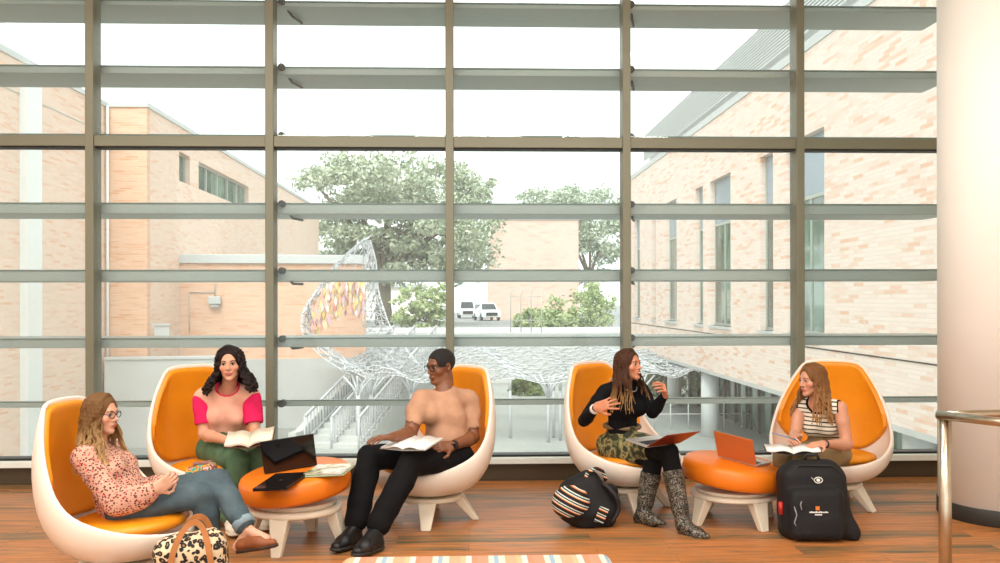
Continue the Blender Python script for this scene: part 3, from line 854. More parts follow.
# ------------------------------------------------------------------ trees and shrubs
def leafmat(name, a, b):
    n = N(name); g = n.n('ObjectInfo')
    n.set(n.ramp(n.noise(n.co(), 1.1, 3), [(0.35, a), (0.65, b)]), 0.7)
    n.b.inputs['Transmission Weight'].default_value = 0.0
    return n.m
M['leafA'] = leafmat('grey_green_leaves', srgb(150, 162, 134), srgb(188, 196, 170))
M['leafB'] = leafmat('bright_green_leaves', srgb(140, 160, 104), srgb(184, 198, 148))
M['leafC'] = leafmat('soft_green_leaves', srgb(160, 174, 152), srgb(190, 200, 178))
M['leafD'] = leafmat('dark_hedge_leaves', srgb(70, 94, 50), srgb(128, 152, 92))
M['bark'] = plain('grey_bark', srgb(116, 108, 92), 0.9, var=0.2, scale=6)
def leaves(blobs, n, size, mat, parent, seed):
    rs = np.random.RandomState(seed)
    vol = np.array([b[1][0] * b[1][1] * b[1][2] for b in blobs]) ** 0.7; vol = vol / vol.sum()
    which = rs.choice(len(blobs), n, p=vol)
    c = np.array([b[0] for b in blobs])[which]; r = np.array([b[1] for b in blobs])[which]
    d = rs.normal(size=(n, 3)); d /= np.linalg.norm(d, axis=1)[:, None]
    # tufts: snap directions to a set of clump directions
    cl = rs.normal(size=(len(blobs) * 26, 3)); cl /= np.linalg.norm(cl, axis=1)[:, None]
    pick = cl[which * 26 + rs.randint(0, 26, n)]
    d = pick + d * 0.26; 
    rad = (0.55 + 0.45 * rs.rand(n)) ** 0.6
    p = c + d * r * rad[:, None]
    a = rs.normal(size=(n, 3)); a /= np.linalg.norm(a, axis=1)[:, None]
    b = np.cross(a, rs.normal(size=(n, 3))); b /= np.linalg.norm(b, axis=1)[:, None]
    s = size * (0.6 + 0.8 * rs.rand(n))[:, None]
    quad = np.stack([p - a * s, p + b * s * 0.45, p + a * s, p - b * s * 0.45], 1).reshape(-1, 3)
    me = bpy.data.meshes.new('foliage'); F = np.arange(n * 4, dtype=np.int32)
    me.vertices.add(n * 4); me.vertices.foreach_set('co', quad.astype(np.float32).ravel())
    me.loops.add(n * 4); me.loops.foreach_set('vertex_index', F)
    me.polygons.add(n); me.polygons.foreach_set('loop_start', F[::4].copy())
    me.update(calc_edges=True)
    return link('foliage', me, mat, parent)
def tree(px, z, base, crown, label, mat, n, size, seed, trunk_r=0.3, name='tree', cat='tree'):
    """crown: list of (px, py, depth offset, rx, rz) blobs"""
    p = W(px, 300, z); t = thing(name, label, cat, (p.x, p.y, base))
    o = Vector((p.x, p.y, base)); bl = []
    bm = nb(); rs = random.Random(seed)
    zt = min(W(c[0], c[1], z).z for c in crown) - base
    fork = max(zt * 0.75, 0.3)
    tube(bm, [(0, 0, 0), (rs.uniform(-.1, .1), 0, fork * 0.5), (rs.uniform(-.15, .15), 0.1, fork)], [trunk_r, trunk_r * 0.8, trunk_r * 0.7], 10)
    for (cx, cy, dz, rx, rz) in crown:
        q = W(cx, cy, z + dz) - o; bl.append((tuple(q), (rx, rx, rz)))
        mid = Vector((q.x * 0.35, q.y * 0.4, fork + (q.z - fork) * 0.45))
        tube(bm, [(0, 0.05, fork * 0.92), mid, q * 1.0], [trunk_r * 0.55, trunk_r * 0.35, trunk_r * 0.1], 7)
    bmobj('trunk', bm, M['bark'], t)
    leaves(bl, n, size, mat, t, seed)
    return t
tree(384, 72, UP, [(350, 190, 0, 4.2, 2.6), (390, 180, -1, 4.2, 2.4), (430, 190, 1, 3.8, 2.5), (372, 225, 2, 5, 2.6), (425, 235, -2, 4.6, 2.8), (465, 215, 0, 2.9, 2.6), (455, 250, 2, 3.6, 2.4), (340, 240, 2, 3.0, 2.2), (395, 262, 1, 4.6, 1.8), (312, 180, 0, 1.7, 1.0), (476, 185, 0, 1.6, 1.0)],
     'big spreading grey-green tree behind the white lattice sculpture', M['leafA'], 30000, 0.20, 3, 0.75)
tree(590, 108, UP, [(560, 205, 0, 4.4, 2.2), (590, 215, 0, 4.2, 3.2), (605, 240, 0, 3.6, 3.4), (540, 200, 1, 3, 1.3), (585, 262, 2, 3.6, 2.6)],
     'soft green tree behind the pink windowless building', M['leafC'], 13000, 0.24, 5, 0.4)
tree(425, 58, UP, [(415, 300, 0, 1.4, 0.9), (432, 305, 0, 1.3, 0.8), (422, 318, 0, 1.5, 0.7), (440, 292, 0, 0.8, 0.6), (405, 318, 0, 0.8, 0.5)],
     'small young bright green tree below the big tree', M['leafB'], 2600, 0.16, 8, 0.09)
for i, (px, py, z, rx, rz, lb) in enumerate([(530, 322, 56, 1.0, 0.75, 'low light green shrub left of the taller shrubs beyond the courtyard'), (556, 316, 57, 1.4, 1.1, 'wide light green shrub between the low one and the tall one'), (592, 308, 58, 1.5, 1.7, 'tallest light green shrub, right beside the mullion')]):
    tree(px, z, UP, [(px, py, 0, rx, rz), (px - 8, py + 5, 0.3, rx * 0.7, rz * 0.7), (px + 8, py + 4, -0.3, rx * 0.7, rz * 0.7)], lb, M['leafB'], 2600, 0.13, 20 + i, 0.06, 'shrub', 'shrub')
tree(529, 45, GR, [(522, 390, 0, 0.62, 0.55), (536, 390, 0, 0.62, 0.55), (529, 384, 0, 0.6, 0.42)], 'round dark green clipped bush under the lattice canopy', M['leafD'], 4200, 0.08, 31, 0.05, 'round_bush', 'bush')
for i, (px, z, py, s, lb) in enumerate([(665, 43, 378, 1.0, 'leafy dark bush under the raised brick wing, left of the white column'), (722, 40, 385, 1.2, 'leafy dark bush under the raised brick wing, right of the white column')]):
    tree(px, z, GR, [(px, py, 0, s, s * 0.8), (px + 10, py + 8, 0.4, s * 0.8, s * 0.8), (px - 8, py + 10, 0, s * 0.7, s * 0.8)], lb, M['leafD'], 2600, 0.1, 41 + i, 0.06, 'bush', 'bush')

# ------------------------------------------------------------------ cars on the street
M['carwhite'] = plain('white_car_paint', srgb(226, 230, 232), 0.25, var=0.01)
M['carglass'] = plain('dark_car_glass', srgb(50, 58, 62), 0.1)
def car(px, z, rot, label, hgt):
    p = W(px, 300, z); t = thing('car', label, 'car', (p.x, p.y, UP), R(rot))
    prof = [(-2.2, .35), (-2.25, .8), (-2.05, 1.0), (-1.1, 1.08), (-0.55, hgt - .1), (0, hgt), (1.4, hgt), (2.05, 1.15), (2.2, .95), (2.2, .35)]
    bm = nb()
    def ring(x, ins):
        return [bm.verts.new((x * (1 if zz < 1.1 else ins), y, zz)) for y, zz in prof]
    A = ring(-0.9, .82); B = ring(0.9, .82)
    bm.faces.new(A[::-1]); bm.faces.new(B)
    for i in range(len(prof)): bm.faces.new((A[i], A[(i + 1) % len(prof)], B[(i + 1) % len(prof)], B[i]))
    bmobj('body', bm, M['carwhite'], t, bevel=0.05)
    bm = nb()
    f = [bm.verts.new(c) for c in ((-.72, -1.13, 1.12), (.72, -1.13, 1.12), (.62, -.6, hgt - .12), (-.62, -.6, hgt - .12))]; bm.faces.new(f)
    ex = bmesh.ops.extrude_face_region(bm, geom=bm.faces[:]); 
    for v in [g for g in ex['geom'] if isinstance(g, bmesh.types.BMVert)]: v.co += Vector((0, -0.03, 0.02))
    bmobj('windscreen', bm, M['carglass'], t)
    for sx in (-1, 1):
        bm = nb(); box(bm, sx * 0.80 - 0.02, sx * 0.80 + 0.02, -0.55, 1.5, 1.15, hgt - 0.15); bmobj('side_window', bm, M['carglass'], t)
    bm = nb(); box(bm, -0.55, 0.55, -2.28, -2.2, 0.5, 0.82); bmobj('grille', bm, M['black'], t)
    for sx in (-1, 1):
        for y in (-1.4, 1.4):
            bm = nb(); tube(bm, [(sx * 0.74, y, 0.34), (sx * 0.93, y, 0.34)], 0.34, 18); bmobj('wheel', bm, M['black'], t)
car(486.5, 88, 12, 'white car parked on the street, right one of two, facing the window', 1.72)
car(466.5, 100, 4, 'white van-like car parked on the street, left one of two', 1.9)

# ------------------------------------------------------------------ stairs and railings in the courtyard
a = W(392, 300, 38.0); b = W(302, 300, 29.0)
st = thing('courtyard_stairs', 'pale concrete stair flight with white railings descending to the courtyard', 'stairs', (b.x, b.y, GR))
d = Vector((a.x - b.x, a.y - b.y, 0)); Ls = d.length; d.normalize(); sd_ = Vector((d.y, -d.x, 0))
Mx = Matrix(((d.x, -sd_.x, 0, 0), (d.y, -sd_.y, 0, 0), (0, 0, 1, 0), (0, 0, 0, 1)))
ns = 18; hz = -0.55 - GR
bm = nb()
for i in range(ns): box(bm, Ls * i / ns, Ls * (i + 1) / ns, -2.0, 0, 0, hz * (i + 1) / ns, Mx)
bmobj('steps', bm, M['concrete'], st)
bm = nb()
vs = []
for y0_, y1_ in ((0.0, 0.25),):
    A = [Mx @ Vector(q) for q in ((-0.5, y0_, 0), (Ls, y0_, 0), (Ls, y0_, hz + 0.75), (0, y0_, 0.55), (-0.5, y0_, 0.55))]
    B = [Mx @ Vector(q) for q in ((-0.5, y1_, 0), (Ls, y1_, 0), (Ls, y1_, hz + 0.75), (0, y1_, 0.55), (-0.5, y1_, 0.55))]
    A = [bm.verts.new(q) for q in A]; B = [bm.verts.new(q) for q in B]
    bm.faces.new(A); bm.faces.new(B[::-1])
    for i in range(5): bm.faces.new((A[i], A[(i + 1) % 5], B[(i + 1) % 5], B[i]))
bmobj('parapet', bm, M['concrete'], st)
for y in (-0.08, -1.0, -1.92):
    bm = nb()
    for i in range(0, 37):
        x = Ls * i / 36; zb = hz * i / 36
        tube(bm, [Mx @ Vector((x, y, zb)), Mx @ Vector((x, y, zb + 1.0))], 0.022 if i % 6 else 0.035, 6)
    tube(bm, [Mx @ Vector((0, y, 1.02)), Mx @ Vector((Ls, y, hz + 1.02))], 0.04, 8)
    tube(bm, [Mx @ Vector((0, y, 0.2)), Mx @ Vector((Ls, y, hz + 0.2))], 0.025, 8)
    bmobj('railing', bm, M['lattice'], st)
p = W(409, 300, 40.5)
st = thing('courtyard_stairs', 'short pale straight stair flight facing the window, left of the man', 'stairs', (p.x, p.y, GR))
bm = nb()
for i in range(8): box(bm, -1.0, 1.0, i * 0.32, 4, i * 0.17, (i + 1) * 0.17 - 0.05); 
bmobj('steps', bm, M['concrete'], st)
bm = nb()
for i in range(8): box(bm, -0.98, 0.98, i * 0.32 + 0.05, i * 0.32 + 0.07, (i + 1) * 0.17 - 0.05, (i + 1) * 0.17 - 0.0)
bmobj('stair_nosing', bm, M['winframe'], st)
for sx in (-1.05, 1.05):
    bm = nb(); tube(bm, [(sx, -0.3, 0), (sx, -0.3, 0.95), (sx, 2.6, 2.3), (sx, 2.6, 1.3)], 0.04, 8); tube(bm, [(sx, 1, 0.4), (sx, 1, 1.55)], 0.03, 8); bmobj('railing', bm, M['lattice'], st)
# thin posts and tables of the courtyard: white posts with a cross rail
fe = thing('courtyard_railing', 'thin white post and rail barrier standing in the courtyard', 'railing', (0, 0, GR))
p = W(640, 300, 33); fe.location = (p.x, p.y, GR)
bm = nb()
for i in range(8):
    bm = nb(); tube(bm, [(i * 0.66 - 0.2, 0, 0), (i * 0.66 - 0.2, 0, 1.05)], 0.025, 6); bmobj('post', bm, M['wpaint'], fe)

bm = nb(); tube(bm, [(-0.3, 0, 1.05), (4.5, 0, 1.05)], 0.03, 6); tube(bm, [(-0.3, 0, 0.55), (4.5, 0, 0.55)], 0.02, 6); bmobj('rail', bm, M['wpaint'], fe)

# ------------------------------------------------------------------ white lattice sculpture with its canopy
sp = W(400, 300, 31)
sc_ = thing('lattice_sculpture', 'sweeping white metal lattice sculpture rising from a mesh canopy on branching columns', 'sculpture', (sp.x, sp.y, GR))
so_ = Vector((sp.x, sp.y, GR))
rs = random.Random(4)
def lattice(name, fn, nu, nv, th, jit):
    bm = nb(); g = []
    for i in range(nu + 1):
        row = []
        for j in range(nv + 1):
            u = i / nu + (rs.uniform(-jit, jit) / nu if 0 < i < nu else 0); v = j / nv + (rs.uniform(-jit, jit) / nv if 0 < j < nv else 0)
            row.append(bm.verts.new(fn(u, v) - so_))
        g.append(row)
    for i in range(nu):
        for j in range(nv):
            A, B, C_, D_ = g[i][j], g[i + 1][j], g[i + 1][j + 1], g[i][j + 1]
            if (i + j) % 2: bm.faces.new((A, B, C_)); bm.faces.new((A, C_, D_))
            else: bm.faces.new((A, B, D_)); bm.faces.new((B, C_, D_))
    o = bmobj(name, bm, M['lattice'], sc_)
    m = o.modifiers.new('wire', 'WIREFRAME'); m.thickness = th; m.use_even_offset = False
    return o
def poly(pts, t):
    t = max(0, min(0.99999, t)) * (len(pts) - 1); i = int(t); f = t - i
    p0 = pts[max(i - 1, 0)]; p1 = pts[i]; p2 = pts[i + 1]; p3 = pts[min(i + 2, len(pts) - 1)]
    return [0.5 * (2 * b + (c - a) * f + (2 * a - 5 * b + 4 * c - d) * f * f + (3 * b - a - 3 * c + d) * f ** 3) for a, b, c, d in zip(p0, p1, p2, p3)]
NEAR = [(342, 372, 29.5), (400, 378, 29), (470, 380, 29), (560, 380, 29), (650, 376, 30), (700, 372, 31)]
FAR = [(345, 352, 36), (400, 346, 38), (470, 346, 40), (560, 346, 40), (640, 350, 40), (690, 352, 40)]
def canopy(u, v):
    a = poly(NEAR, u); b = poly(FAR, u); q = [x + (y - x) * v for x, y in zip(a, b)]
    P_ = W(*q); P_.z += 0.22 * math.sin(u * 19) * math.sin(v * 3.1) + 0.1 * math.sin(u * 41 + v * 5); return P_
lattice('mesh_canopy', canopy, 70, 12, 0.05, 0.3)
LO = [(350, 374, 29.8), (322, 356, 30), (304, 335, 30.2), (303, 312, 30.4), (318, 288, 30.8), (338, 262, 31.2), (364, 239, 31.6)]
RI = [(420, 366, 31), (404, 346, 31), (392, 330, 31.2), (384, 310, 31.4), (378, 288, 31.6), (376, 262, 31.8), (370, 240, 31.9)]
def flank(u, v):
    a = poly(RI, u); b = [x + dx for x, dx in zip(a, (-30 * (1 - u) - 8, 4 * (1 - u), 0.9))]
    q = [x + (y - x) * v for x, y in zip(a, b)]; P_ = W(*q); P_.y += 0.3 * math.sin(v * 3.14); return P_
def flankL(u, v):
    a = poly(LO, u); b = [x + dx for x, dx in zip(a, (14 * (1 - 0.5 * u), -6 + 2 * u, 1.0))]
    q = [x + (y - x) * v for x, y in zip(a, b)]; P_ = W(*q); P_.y += 0.3 * math.sin(v * 3.14); return P_
lattice('lattice_flank', flank, 26, 5, 0.055, 0.3)
lattice('lattice_flank', flankL, 26, 4, 0.055, 0.3)
# web of spars between the two flanks near the peak
def web(u, v):
    a = poly(LO, 0.68 + 0.31 * u); b = poly(RI, 0.66 + 0.33 * u); return W(*[x + (y - x) * v for x, y in zip(a, b)])
lattice('peak_web', web, 6, 4, 0.035, 0.2)
# coloured petals hanging in the loop
cols = [srgb(232, 168, 150), srgb(238, 206, 150), srgb(206, 168, 176), srgb(226, 226, 220), srgb(212, 190, 120)]
pm = [plain('petal_%s' % n_, c_, 0.5) for n_, c_ in zip(('coral', 'cream', 'mauve', 'pearl', 'ochre'), cols)]
bm = nb()
for i in range(230):
    v = rs.random(); u = rs.random()
    px = 312 + 52 * u; top = 300 - 22 * math.sin(u * 2.4); py = top + v * (42 - 10 * u)
    c = W(px, py, 30.9 + rs.uniform(-.3, .5)) - so_
    hgt_ = rs.uniform(0.22, 0.42); wd = 0.055; a_ = rs.uniform(-.5, .5)
    dx, dy = math.cos(a_) * wd, math.sin(a_) * wd
    P4 = [c + Vector((0, 0, hgt_ / 2)), c + Vector((dx, dy, 0)), c - Vector((0, 0, hgt_ / 2)), c - Vector((dx, dy, 0))]
    T = Vector((-dy, dx, 0)) * 0.3
    A = [bm.verts.new(q + T) for q in P4]; B = [bm.verts.new(q - T) for q in P4]; mi = rs.randrange(5)
    for f in [bm.faces.new(A), bm.faces.new(B[::-1])] + [bm.faces.new((A[k_], A[(k_ + 1) % 4], B[(k_ + 1) % 4], B[k_])) for k_ in range(4)]: f.material_index = mi
bmobj('hanging_petals', bm, pm, sc_)
# branching columns under the canopy
for px, z in ((358, 29.6), (371, 30.5), (411, 33), (510, 31), (548, 30), (553.5, 31), (560, 30.4), (640, 31)):
    g = W(px, 300, z) - so_; top = (EYE - (376 - 300) / 900 * z) - GR
    bm = nb(); g.z = 0
    tube(bm, [g, g + Vector((0, 0, top - 0.5))], 0.05 if px > 500 else 0.075, 10)
    if px < 500 or px in (548, 640):
        for dx, dy in ((-.5, 0), (.5, 0), (-.25, .3), (.28, .3), (0, -.3)):
            tube(bm, [g + Vector((0, 0, top - 0.75)), g + Vector((dx * 0.35, dy * 0.35, top - 0.35)), g + Vector((dx, dy, top + 0.02))], [0.05, 0.04, 0.03], 7)
    else: tube(bm, [g + Vector((0, 0, top - 0.5)), g + Vector((0, 0, top))], 0.05, 8)
    bmobj('branching_column', bm, M['lattice'], sc_)
# slim trellis obelisk in front of the shrubs
p = W(526, 300, 53)
ob = thing('garden_trellis', 'slim dark pointed metal trellis in front of the light green shrubs', 'trellis', (p.x, p.y, UP))
bm = nb()
for x in (-0.9, -0.3, 0.3, 0.9): tube(bm, [(x, 0, 0), (x, 0, 2.2)] + [(x + 0.3 * (1 - math.cos(q)) , 0, 2.2 + 0.5 * math.sin(q)) for q in (0.5, 1.0, 1.5)] if x < 0.9 else [(x, 0, 0), (x, 0, 2.2)], 0.03, 6)
for zz in (0.8, 2.2): tube(bm, [(-0.9, 0, zz), (0.9, 0, zz)], 0.025, 6)
bmobj('lattice_bars', bm, M['winframe'], ob)
# ------------------------------------------------------------------ people
def npv(v): return np.array(v, float)
def face_dir(a, pitch=0):
    a, p = R(a), R(pitch); return Vector((math.sin(a) * math.cos(p), -math.cos(a) * math.cos(p), math.sin(p)))
class Head:
    def __init__(s, c, a, pitch=0, roll=0, sc=1.0):
        s.c = Vector(c); s.f = face_dir(a, pitch); up = Vector((0, 0, 1)); s.x = s.f.cross(up).normalized(); s.u = s.x.cross(s.f).normalized()
        if roll:
            q = Matrix.Rotation(R(roll), 3, s.f); s.x = q @ s.x; s.u = q @ s.u
        s.sc = sc; s.R = Matrix((s.x, s.f, s.u)).transposed()
    def p(s, x, y, z): return s.c + (s.x * x + s.f * y + s.u * z) * s.sc
    def rm(s): return np.array([[s.R[i][j] for j in range(3)] for i in range(3)])

def skin_mat(name, col, lip, masks=(), shine=0.45):
    n = N(name)
    c = n.ramp(n.noise(n.co(), 9, 3), [(0.3, tuple(x * 0.94 for x in col[:3])), (0.7, tuple(min(1, x * 1.04) for x in col[:3]))])
    for (loc, H, rad, mc, soft) in masks:
        v = n.map(loc=tuple(loc), rot=tuple(H.R.to_euler('XYZ')), scale=tuple(r * H.sc for r in rad), ty='TEXTURE')
        ln = n.n('VectorMath'); ln.operation = 'LENGTH'; n.l(v, ln.inputs[0])
        mr = n.n('MapRange'); mr.inputs[1].default_value = 1.0 - soft; mr.inputs[2].default_value = 1.0 + soft * 0.3; mr.inputs[3].default_value = 1; mr.inputs[4].default_value = 0
        n.l(ln.outputs['Value'], mr.inputs[0])
        c = n.mix(mr.outputs[0], c, mc)
    n.set(c, shine)
    n.b.inputs['Subsurface Weight'].default_value = 0.08
    n.b.inputs['Subsurface Radius'].default_value = (0.02, 0.008, 0.004)
    n.b.inputs['Subsurface Scale'].default_value = 0.3
    return n.m

def head_sdf(F, H, male=False):
    s = H.sc; rm = H.rm()
    def E(x, y, z, a, b, c, k=0.012, op='add'): F.ell(H.p(x, y, z), (a * s, b * s, c * s), rm, k * s, op)
    def C(p, q, r0, r1, k=0.01): F.cone(H.p(*p), H.p(*q), r0 * s, r1 * s, k * s)
    E(0, -0.012, 0.028, 0.074, 0.094, 0.085)
    E(0, 0.022, -0.030, 0.058, 0.066, 0.080, 0.02)
    if male: C((-0.046, 0.0, -0.062), (-0.018, 0.062, -0.094), 0.022, 0.020, 0.02); C((0.046, 0.0, -0.062), (0.018, 0.062, -0.094), 0.022, 0.020, 0.02)
    else: C((-0.040, 0.005, -0.058), (-0.010, 0.064, -0.094), 0.020, 0.017, 0.02); C((0.040, 0.005, -0.058), (0.010, 0.064, -0.094), 0.020, 0.017, 0.02)
    E(0, 0.072, -0.097, 0.018, 0.016, 0.014, 0.012)                      # chin
    C((-0.032, 0.074, 0.026), (0.032, 0.074, 0.026), 0.012, 0.012, 0.012)  # brow ridge
    E(-0.042, 0.050, -0.024, 0.022, 0.026, 0.022, 0.014); E(0.042, 0.050, -0.024, 0.022, 0.026, 0.022, 0.014)   # cheeks
    E(-0.031, 0.092, 0.006, 0.0150, 0.013, 0.0080, 0.007, 'sub'); E(0.031, 0.092, 0.006, 0.0150, 0.013, 0.0080, 0.007, 'sub')  # sockets
    C((0, 0.082, 0.014), (0, 0.104, -0.024), 0.0075, 0.0105, 0.008)        # nose
    E(-0.011, 0.092, -0.029, 0.008, 0.010, 0.007, 0.005); E(0.011, 0.092, -0.029, 0.008, 0.010, 0.007, 0.005)
    E(0, 0.084, -0.055, 0.026, 0.014, 0.0075, 0.006); E(0, 0.082, -0.067, 0.022, 0.014, 0.0075, 0.006)      # lips
    for sx in (-1, 1):
        E(sx * 0.077, -0.008, 0.0, 0.010, 0.019, 0.031, 0.005); E(sx * 0.082, -0.004, 0.004, 0.006, 0.010, 0.018, 0.004, 'sub')

def hand_sdf(F, w, d, n, th, curl=(25, 30, 25), s=1.0, spread=0.0, thumb_in=0.3, finger_curls=None):
    """w wrist, d direction to the knuckles, n the way the palm faces, th +1/-1 which side the thumb leaves"""
    d = Vector(d).normalized(); n = Vector(n); n = (n - d * n.dot(d)).normalized(); x = d.cross(n) * th
    Rm = np.array([[x[i], d[i], n[i]] for i in range(3)])
    w = Vector(w)
    F.box(w + d * 0.050 * s, (0.039 * s, 0.050 * s, 0.0135 * s), Rm, 0.012 * s, 0.012)
    F.cone(w, w + d * 0.03 * s, 0.026 * s, 0.026 * s, 0.014, flat=(npv(n), 0.75))
    F.cone(w + d * 0.025 * s + x * 0.026 * s + n * 0.006 * s, w + d * 0.06 * s + x * 0.03 * s + n * 0.004 * s, 0.016 * s, 0.012 * s, 0.01)
    L = [(0.040, 0.026, 0.020), (0.044, 0.028, 0.021), (0.041, 0.026, 0.020), (0.032, 0.020, 0.018)]
    for i in range(4):
        off = (0.029 - 0.0193 * i) * s
        p = w + d * (0.094 - 0.004 * abs(i - 1.2)) * s + x * off
        cu = finger_curls[i] if finger_curls else curl
        ang = 0; dd = (d + x * (spread * (1.5 - i) * 0.22)).normalized()
        ax = dd.cross(n).normalized()
        r = 0.0088 * s if i < 3 else 0.0076 * s
        for j in range(3):
            ang += cu[j]
            q = Matrix.Rotation(R(ang), 3, ax) @ dd
            e = p + q * L[i][j] * s
            F.cone(p, e, r, r * 0.9, 0.003); p = e; r *= 0.92
    p = w + d * 0.03 * s + x * 0.034 * s
    t1 = (d * 0.62 + x * 0.72 + n * thumb_in).normalized(); t2 = (d * 0.9 + x * 0.25 + n * (thumb_in + 0.1)).normalized()
    F.cone(p, p + t1 * 0.042 * s, 0.013 * s, 0.0105 * s, 0.006)
    F.cone(p + t1 * 0.042 * s, p + t1 * 0.042 * s + t2 * 0.030 * s, 0.0105 * s, 0.008 * s, 0.003)

class Fig:
    """a seated figure; joints are world points"""
    def __init__(s, J, tf, H, g=1.0, female=True):
        s.J = {k_: Vector(v) for k_, v in J.items()}; s.tf = Vector(tf).normalized(); s.H = H; s.g = g; s.fem = female
        J = s.J
        s.pel = (J['hipa'] + J['hipb']) / 2; s.sm = (J['sha'] + J['shb']) / 2
        s.up = (s.sm - s.pel).normalized()
        s.fw = (s.tf - s.up * s.tf.dot(s.up)).normalized()
        s.chest = s.sm - s.up * 0.10 + s.fw * 0.005
        s.waist = s.pel.lerp(s.chest, 0.45)
        s.nb = s.sm + s.up * 0.035 - s.fw * 0.005
        s.hb = H.p(0, -0.022, -0.06)
    def bounds(s, pad=0.16):
        P = np.array([list(v) for v in s.J.values()] + [list(s.H.c)])
        lo, hi = P.min(0) - pad, P.max(0) + pad; hi[2] += 0.03; return lo, hi
    def torso(s, F, e=0.0, k=0.03, hem=None):
        g = s.g; fl = (npv(s.fw), 0.74); J = s.J
        wr = 0.118 if s.fem else 0.135
        F.cone(s.pel + s.up * 0.02, s.waist, 0.145 * g + e, wr * g + e, k, flat=fl)
        F.cone(s.waist, s.chest, wr * g + e, 0.142 * g + e, k, flat=fl)
        F.cone(s.chest, s.sm + s.up * 0.01, 0.140 * g + e, 0.09 * g + e, k, flat=fl)
        a, b = J['sha'], J['shb']; ia = s.sm.lerp(a, 0.86); ib = s.sm.lerp(b, 0.86)
        F.cone(ia, ib, 0.052 * g + e, 0.052 * g + e, k)
        F.cone(ia, s.nb + s.up * 0.02, 0.045 * g + e * 0.7, 0.045 * g + e * 0.5, k); F.cone(ib, s.nb + s.up * 0.02, 0.045 * g + e * 0.7, 0.045 * g + e * 0.5, k)
        if s.fem:
            sx = (b - a).normalized()
            for q in (-1, 1): F.ell(s.chest + s.fw * 0.075 * g + sx * q * 0.062 - s.up * 0.02, (0.058 + e, 0.058 + e, 0.058 + e), None, 0.035)
        else:
            sx = (b - a).normalized()
            for q in (-1, 1): F.ell(s.chest + s.fw * 0.07 * g + sx * q * 0.07 + s.up * 0.01, (0.07 + e, 0.07 + e, 0.06 + e), None, 0.04)
    def neck(s, F, e=0.0):
        r = (0.050 if s.fem else 0.062) + e
        F.cone(s.nb - s.up * 0.03, s.hb, r * 1.08, r, 0.02)
    def arm(s, F, side, e=0.0, t0=0.0, t1=2.0, k=0.015, loose=0.0):
        """t 0..1 upper arm, 1..2 forearm"""
        g = s.g; J = s.J; a, b, c = J['sh' + side], J['el' + side], J['wr' + side]
        def pt(t): return a.lerp(b, t) if t <= 1 else b.lerp(c, t - 1)
        rad = lambda t: (np.interp(t, [0, 0.35, 0.8, 1, 1.25, 2.0], [0.052, 0.049, 0.040, 0.040, 0.043, 0.0255]) * g + e + loose * np.interp(t, [0, 1, 2], [0.3, 1, 0.8]))
        ts = [t0] + [t for t in (0.35, 0.8, 1.0, 1.25) if t0 < t < t1] + [t1]
        for u, v in zip(ts, ts[1:]): F.cone(pt(u), pt(v), rad(u), rad(v), k)
    def leg(s, F, side, e=0.0, t0=0.0, t1=2.0, k=0.02, loose=0.0):
        g = s.g; J = s.J; a, b, c = J['hip' + side], J['kn' + side], J['an' + side]
        def pt(t): return a.lerp(b, t) if t <= 1 else b.lerp(c, t - 1)
        rad = lambda t: (np.interp(t, [0, 0.3, 0.85, 1, 1.28, 1.7, 2.0], [0.092, 0.086, 0.063, 0.058, 0.056, 0.040, 0.035]) * g + e + loose * np.interp(t, [0, 1, 2], [0.2, 0.6, 1.5]))
        ts = [t0] + [t for t in (0.3, 0.85, 1.0, 1.28, 1.7) if t0 < t < t1] + [t1]
        for u, v in zip(ts, ts[1:]): F.cone(pt(u), pt(v), rad(u), rad(v), k)
        if t0 == 0: F.ell(a - s.fw * 0.03 * 0, (0.1 * g + e,) * 3, None, 0.03)
    def foot(s, F, side, e=0.0):
        J = s.J; a, t = J['an' + side], J['toe' + side]; dr = (t - a); h = Vector((dr.x, dr.y, 0)).normalized()
        heel = J.get('heel' + side)
        F.cone(a, heel + Vector((0, 0, 0.03)), 0.033 + e, 0.03 + e, 0.015); F.cone(heel + Vector((0, 0, 0.035)), heel.lerp(t, 0.72) + Vector((0, 0, 0.026)), 0.03 + e, 0.022 + e, 0.015)
        F.cone(a, t.lerp(a, 0.35) + Vector((0, 0, 0.01)), 0.03 + e, 0.03 + e, 0.02)

def outward(me):
    bm = bmesh.new(); bm.from_mesh(me)
    if bm.calc_volume(signed=True) < 0: bmesh.ops.reverse_faces(bm, faces=bm.faces[:])
    bm.to_mesh(me); bm.free()
def finish(F, name, mats, root, keep=1, label=None):
    me = F.mesh(name); drop_specks(me, keep) if keep else None
    outward(me); shift_mesh(me, root.location)
    return link(name, me, mats, root, True, label)

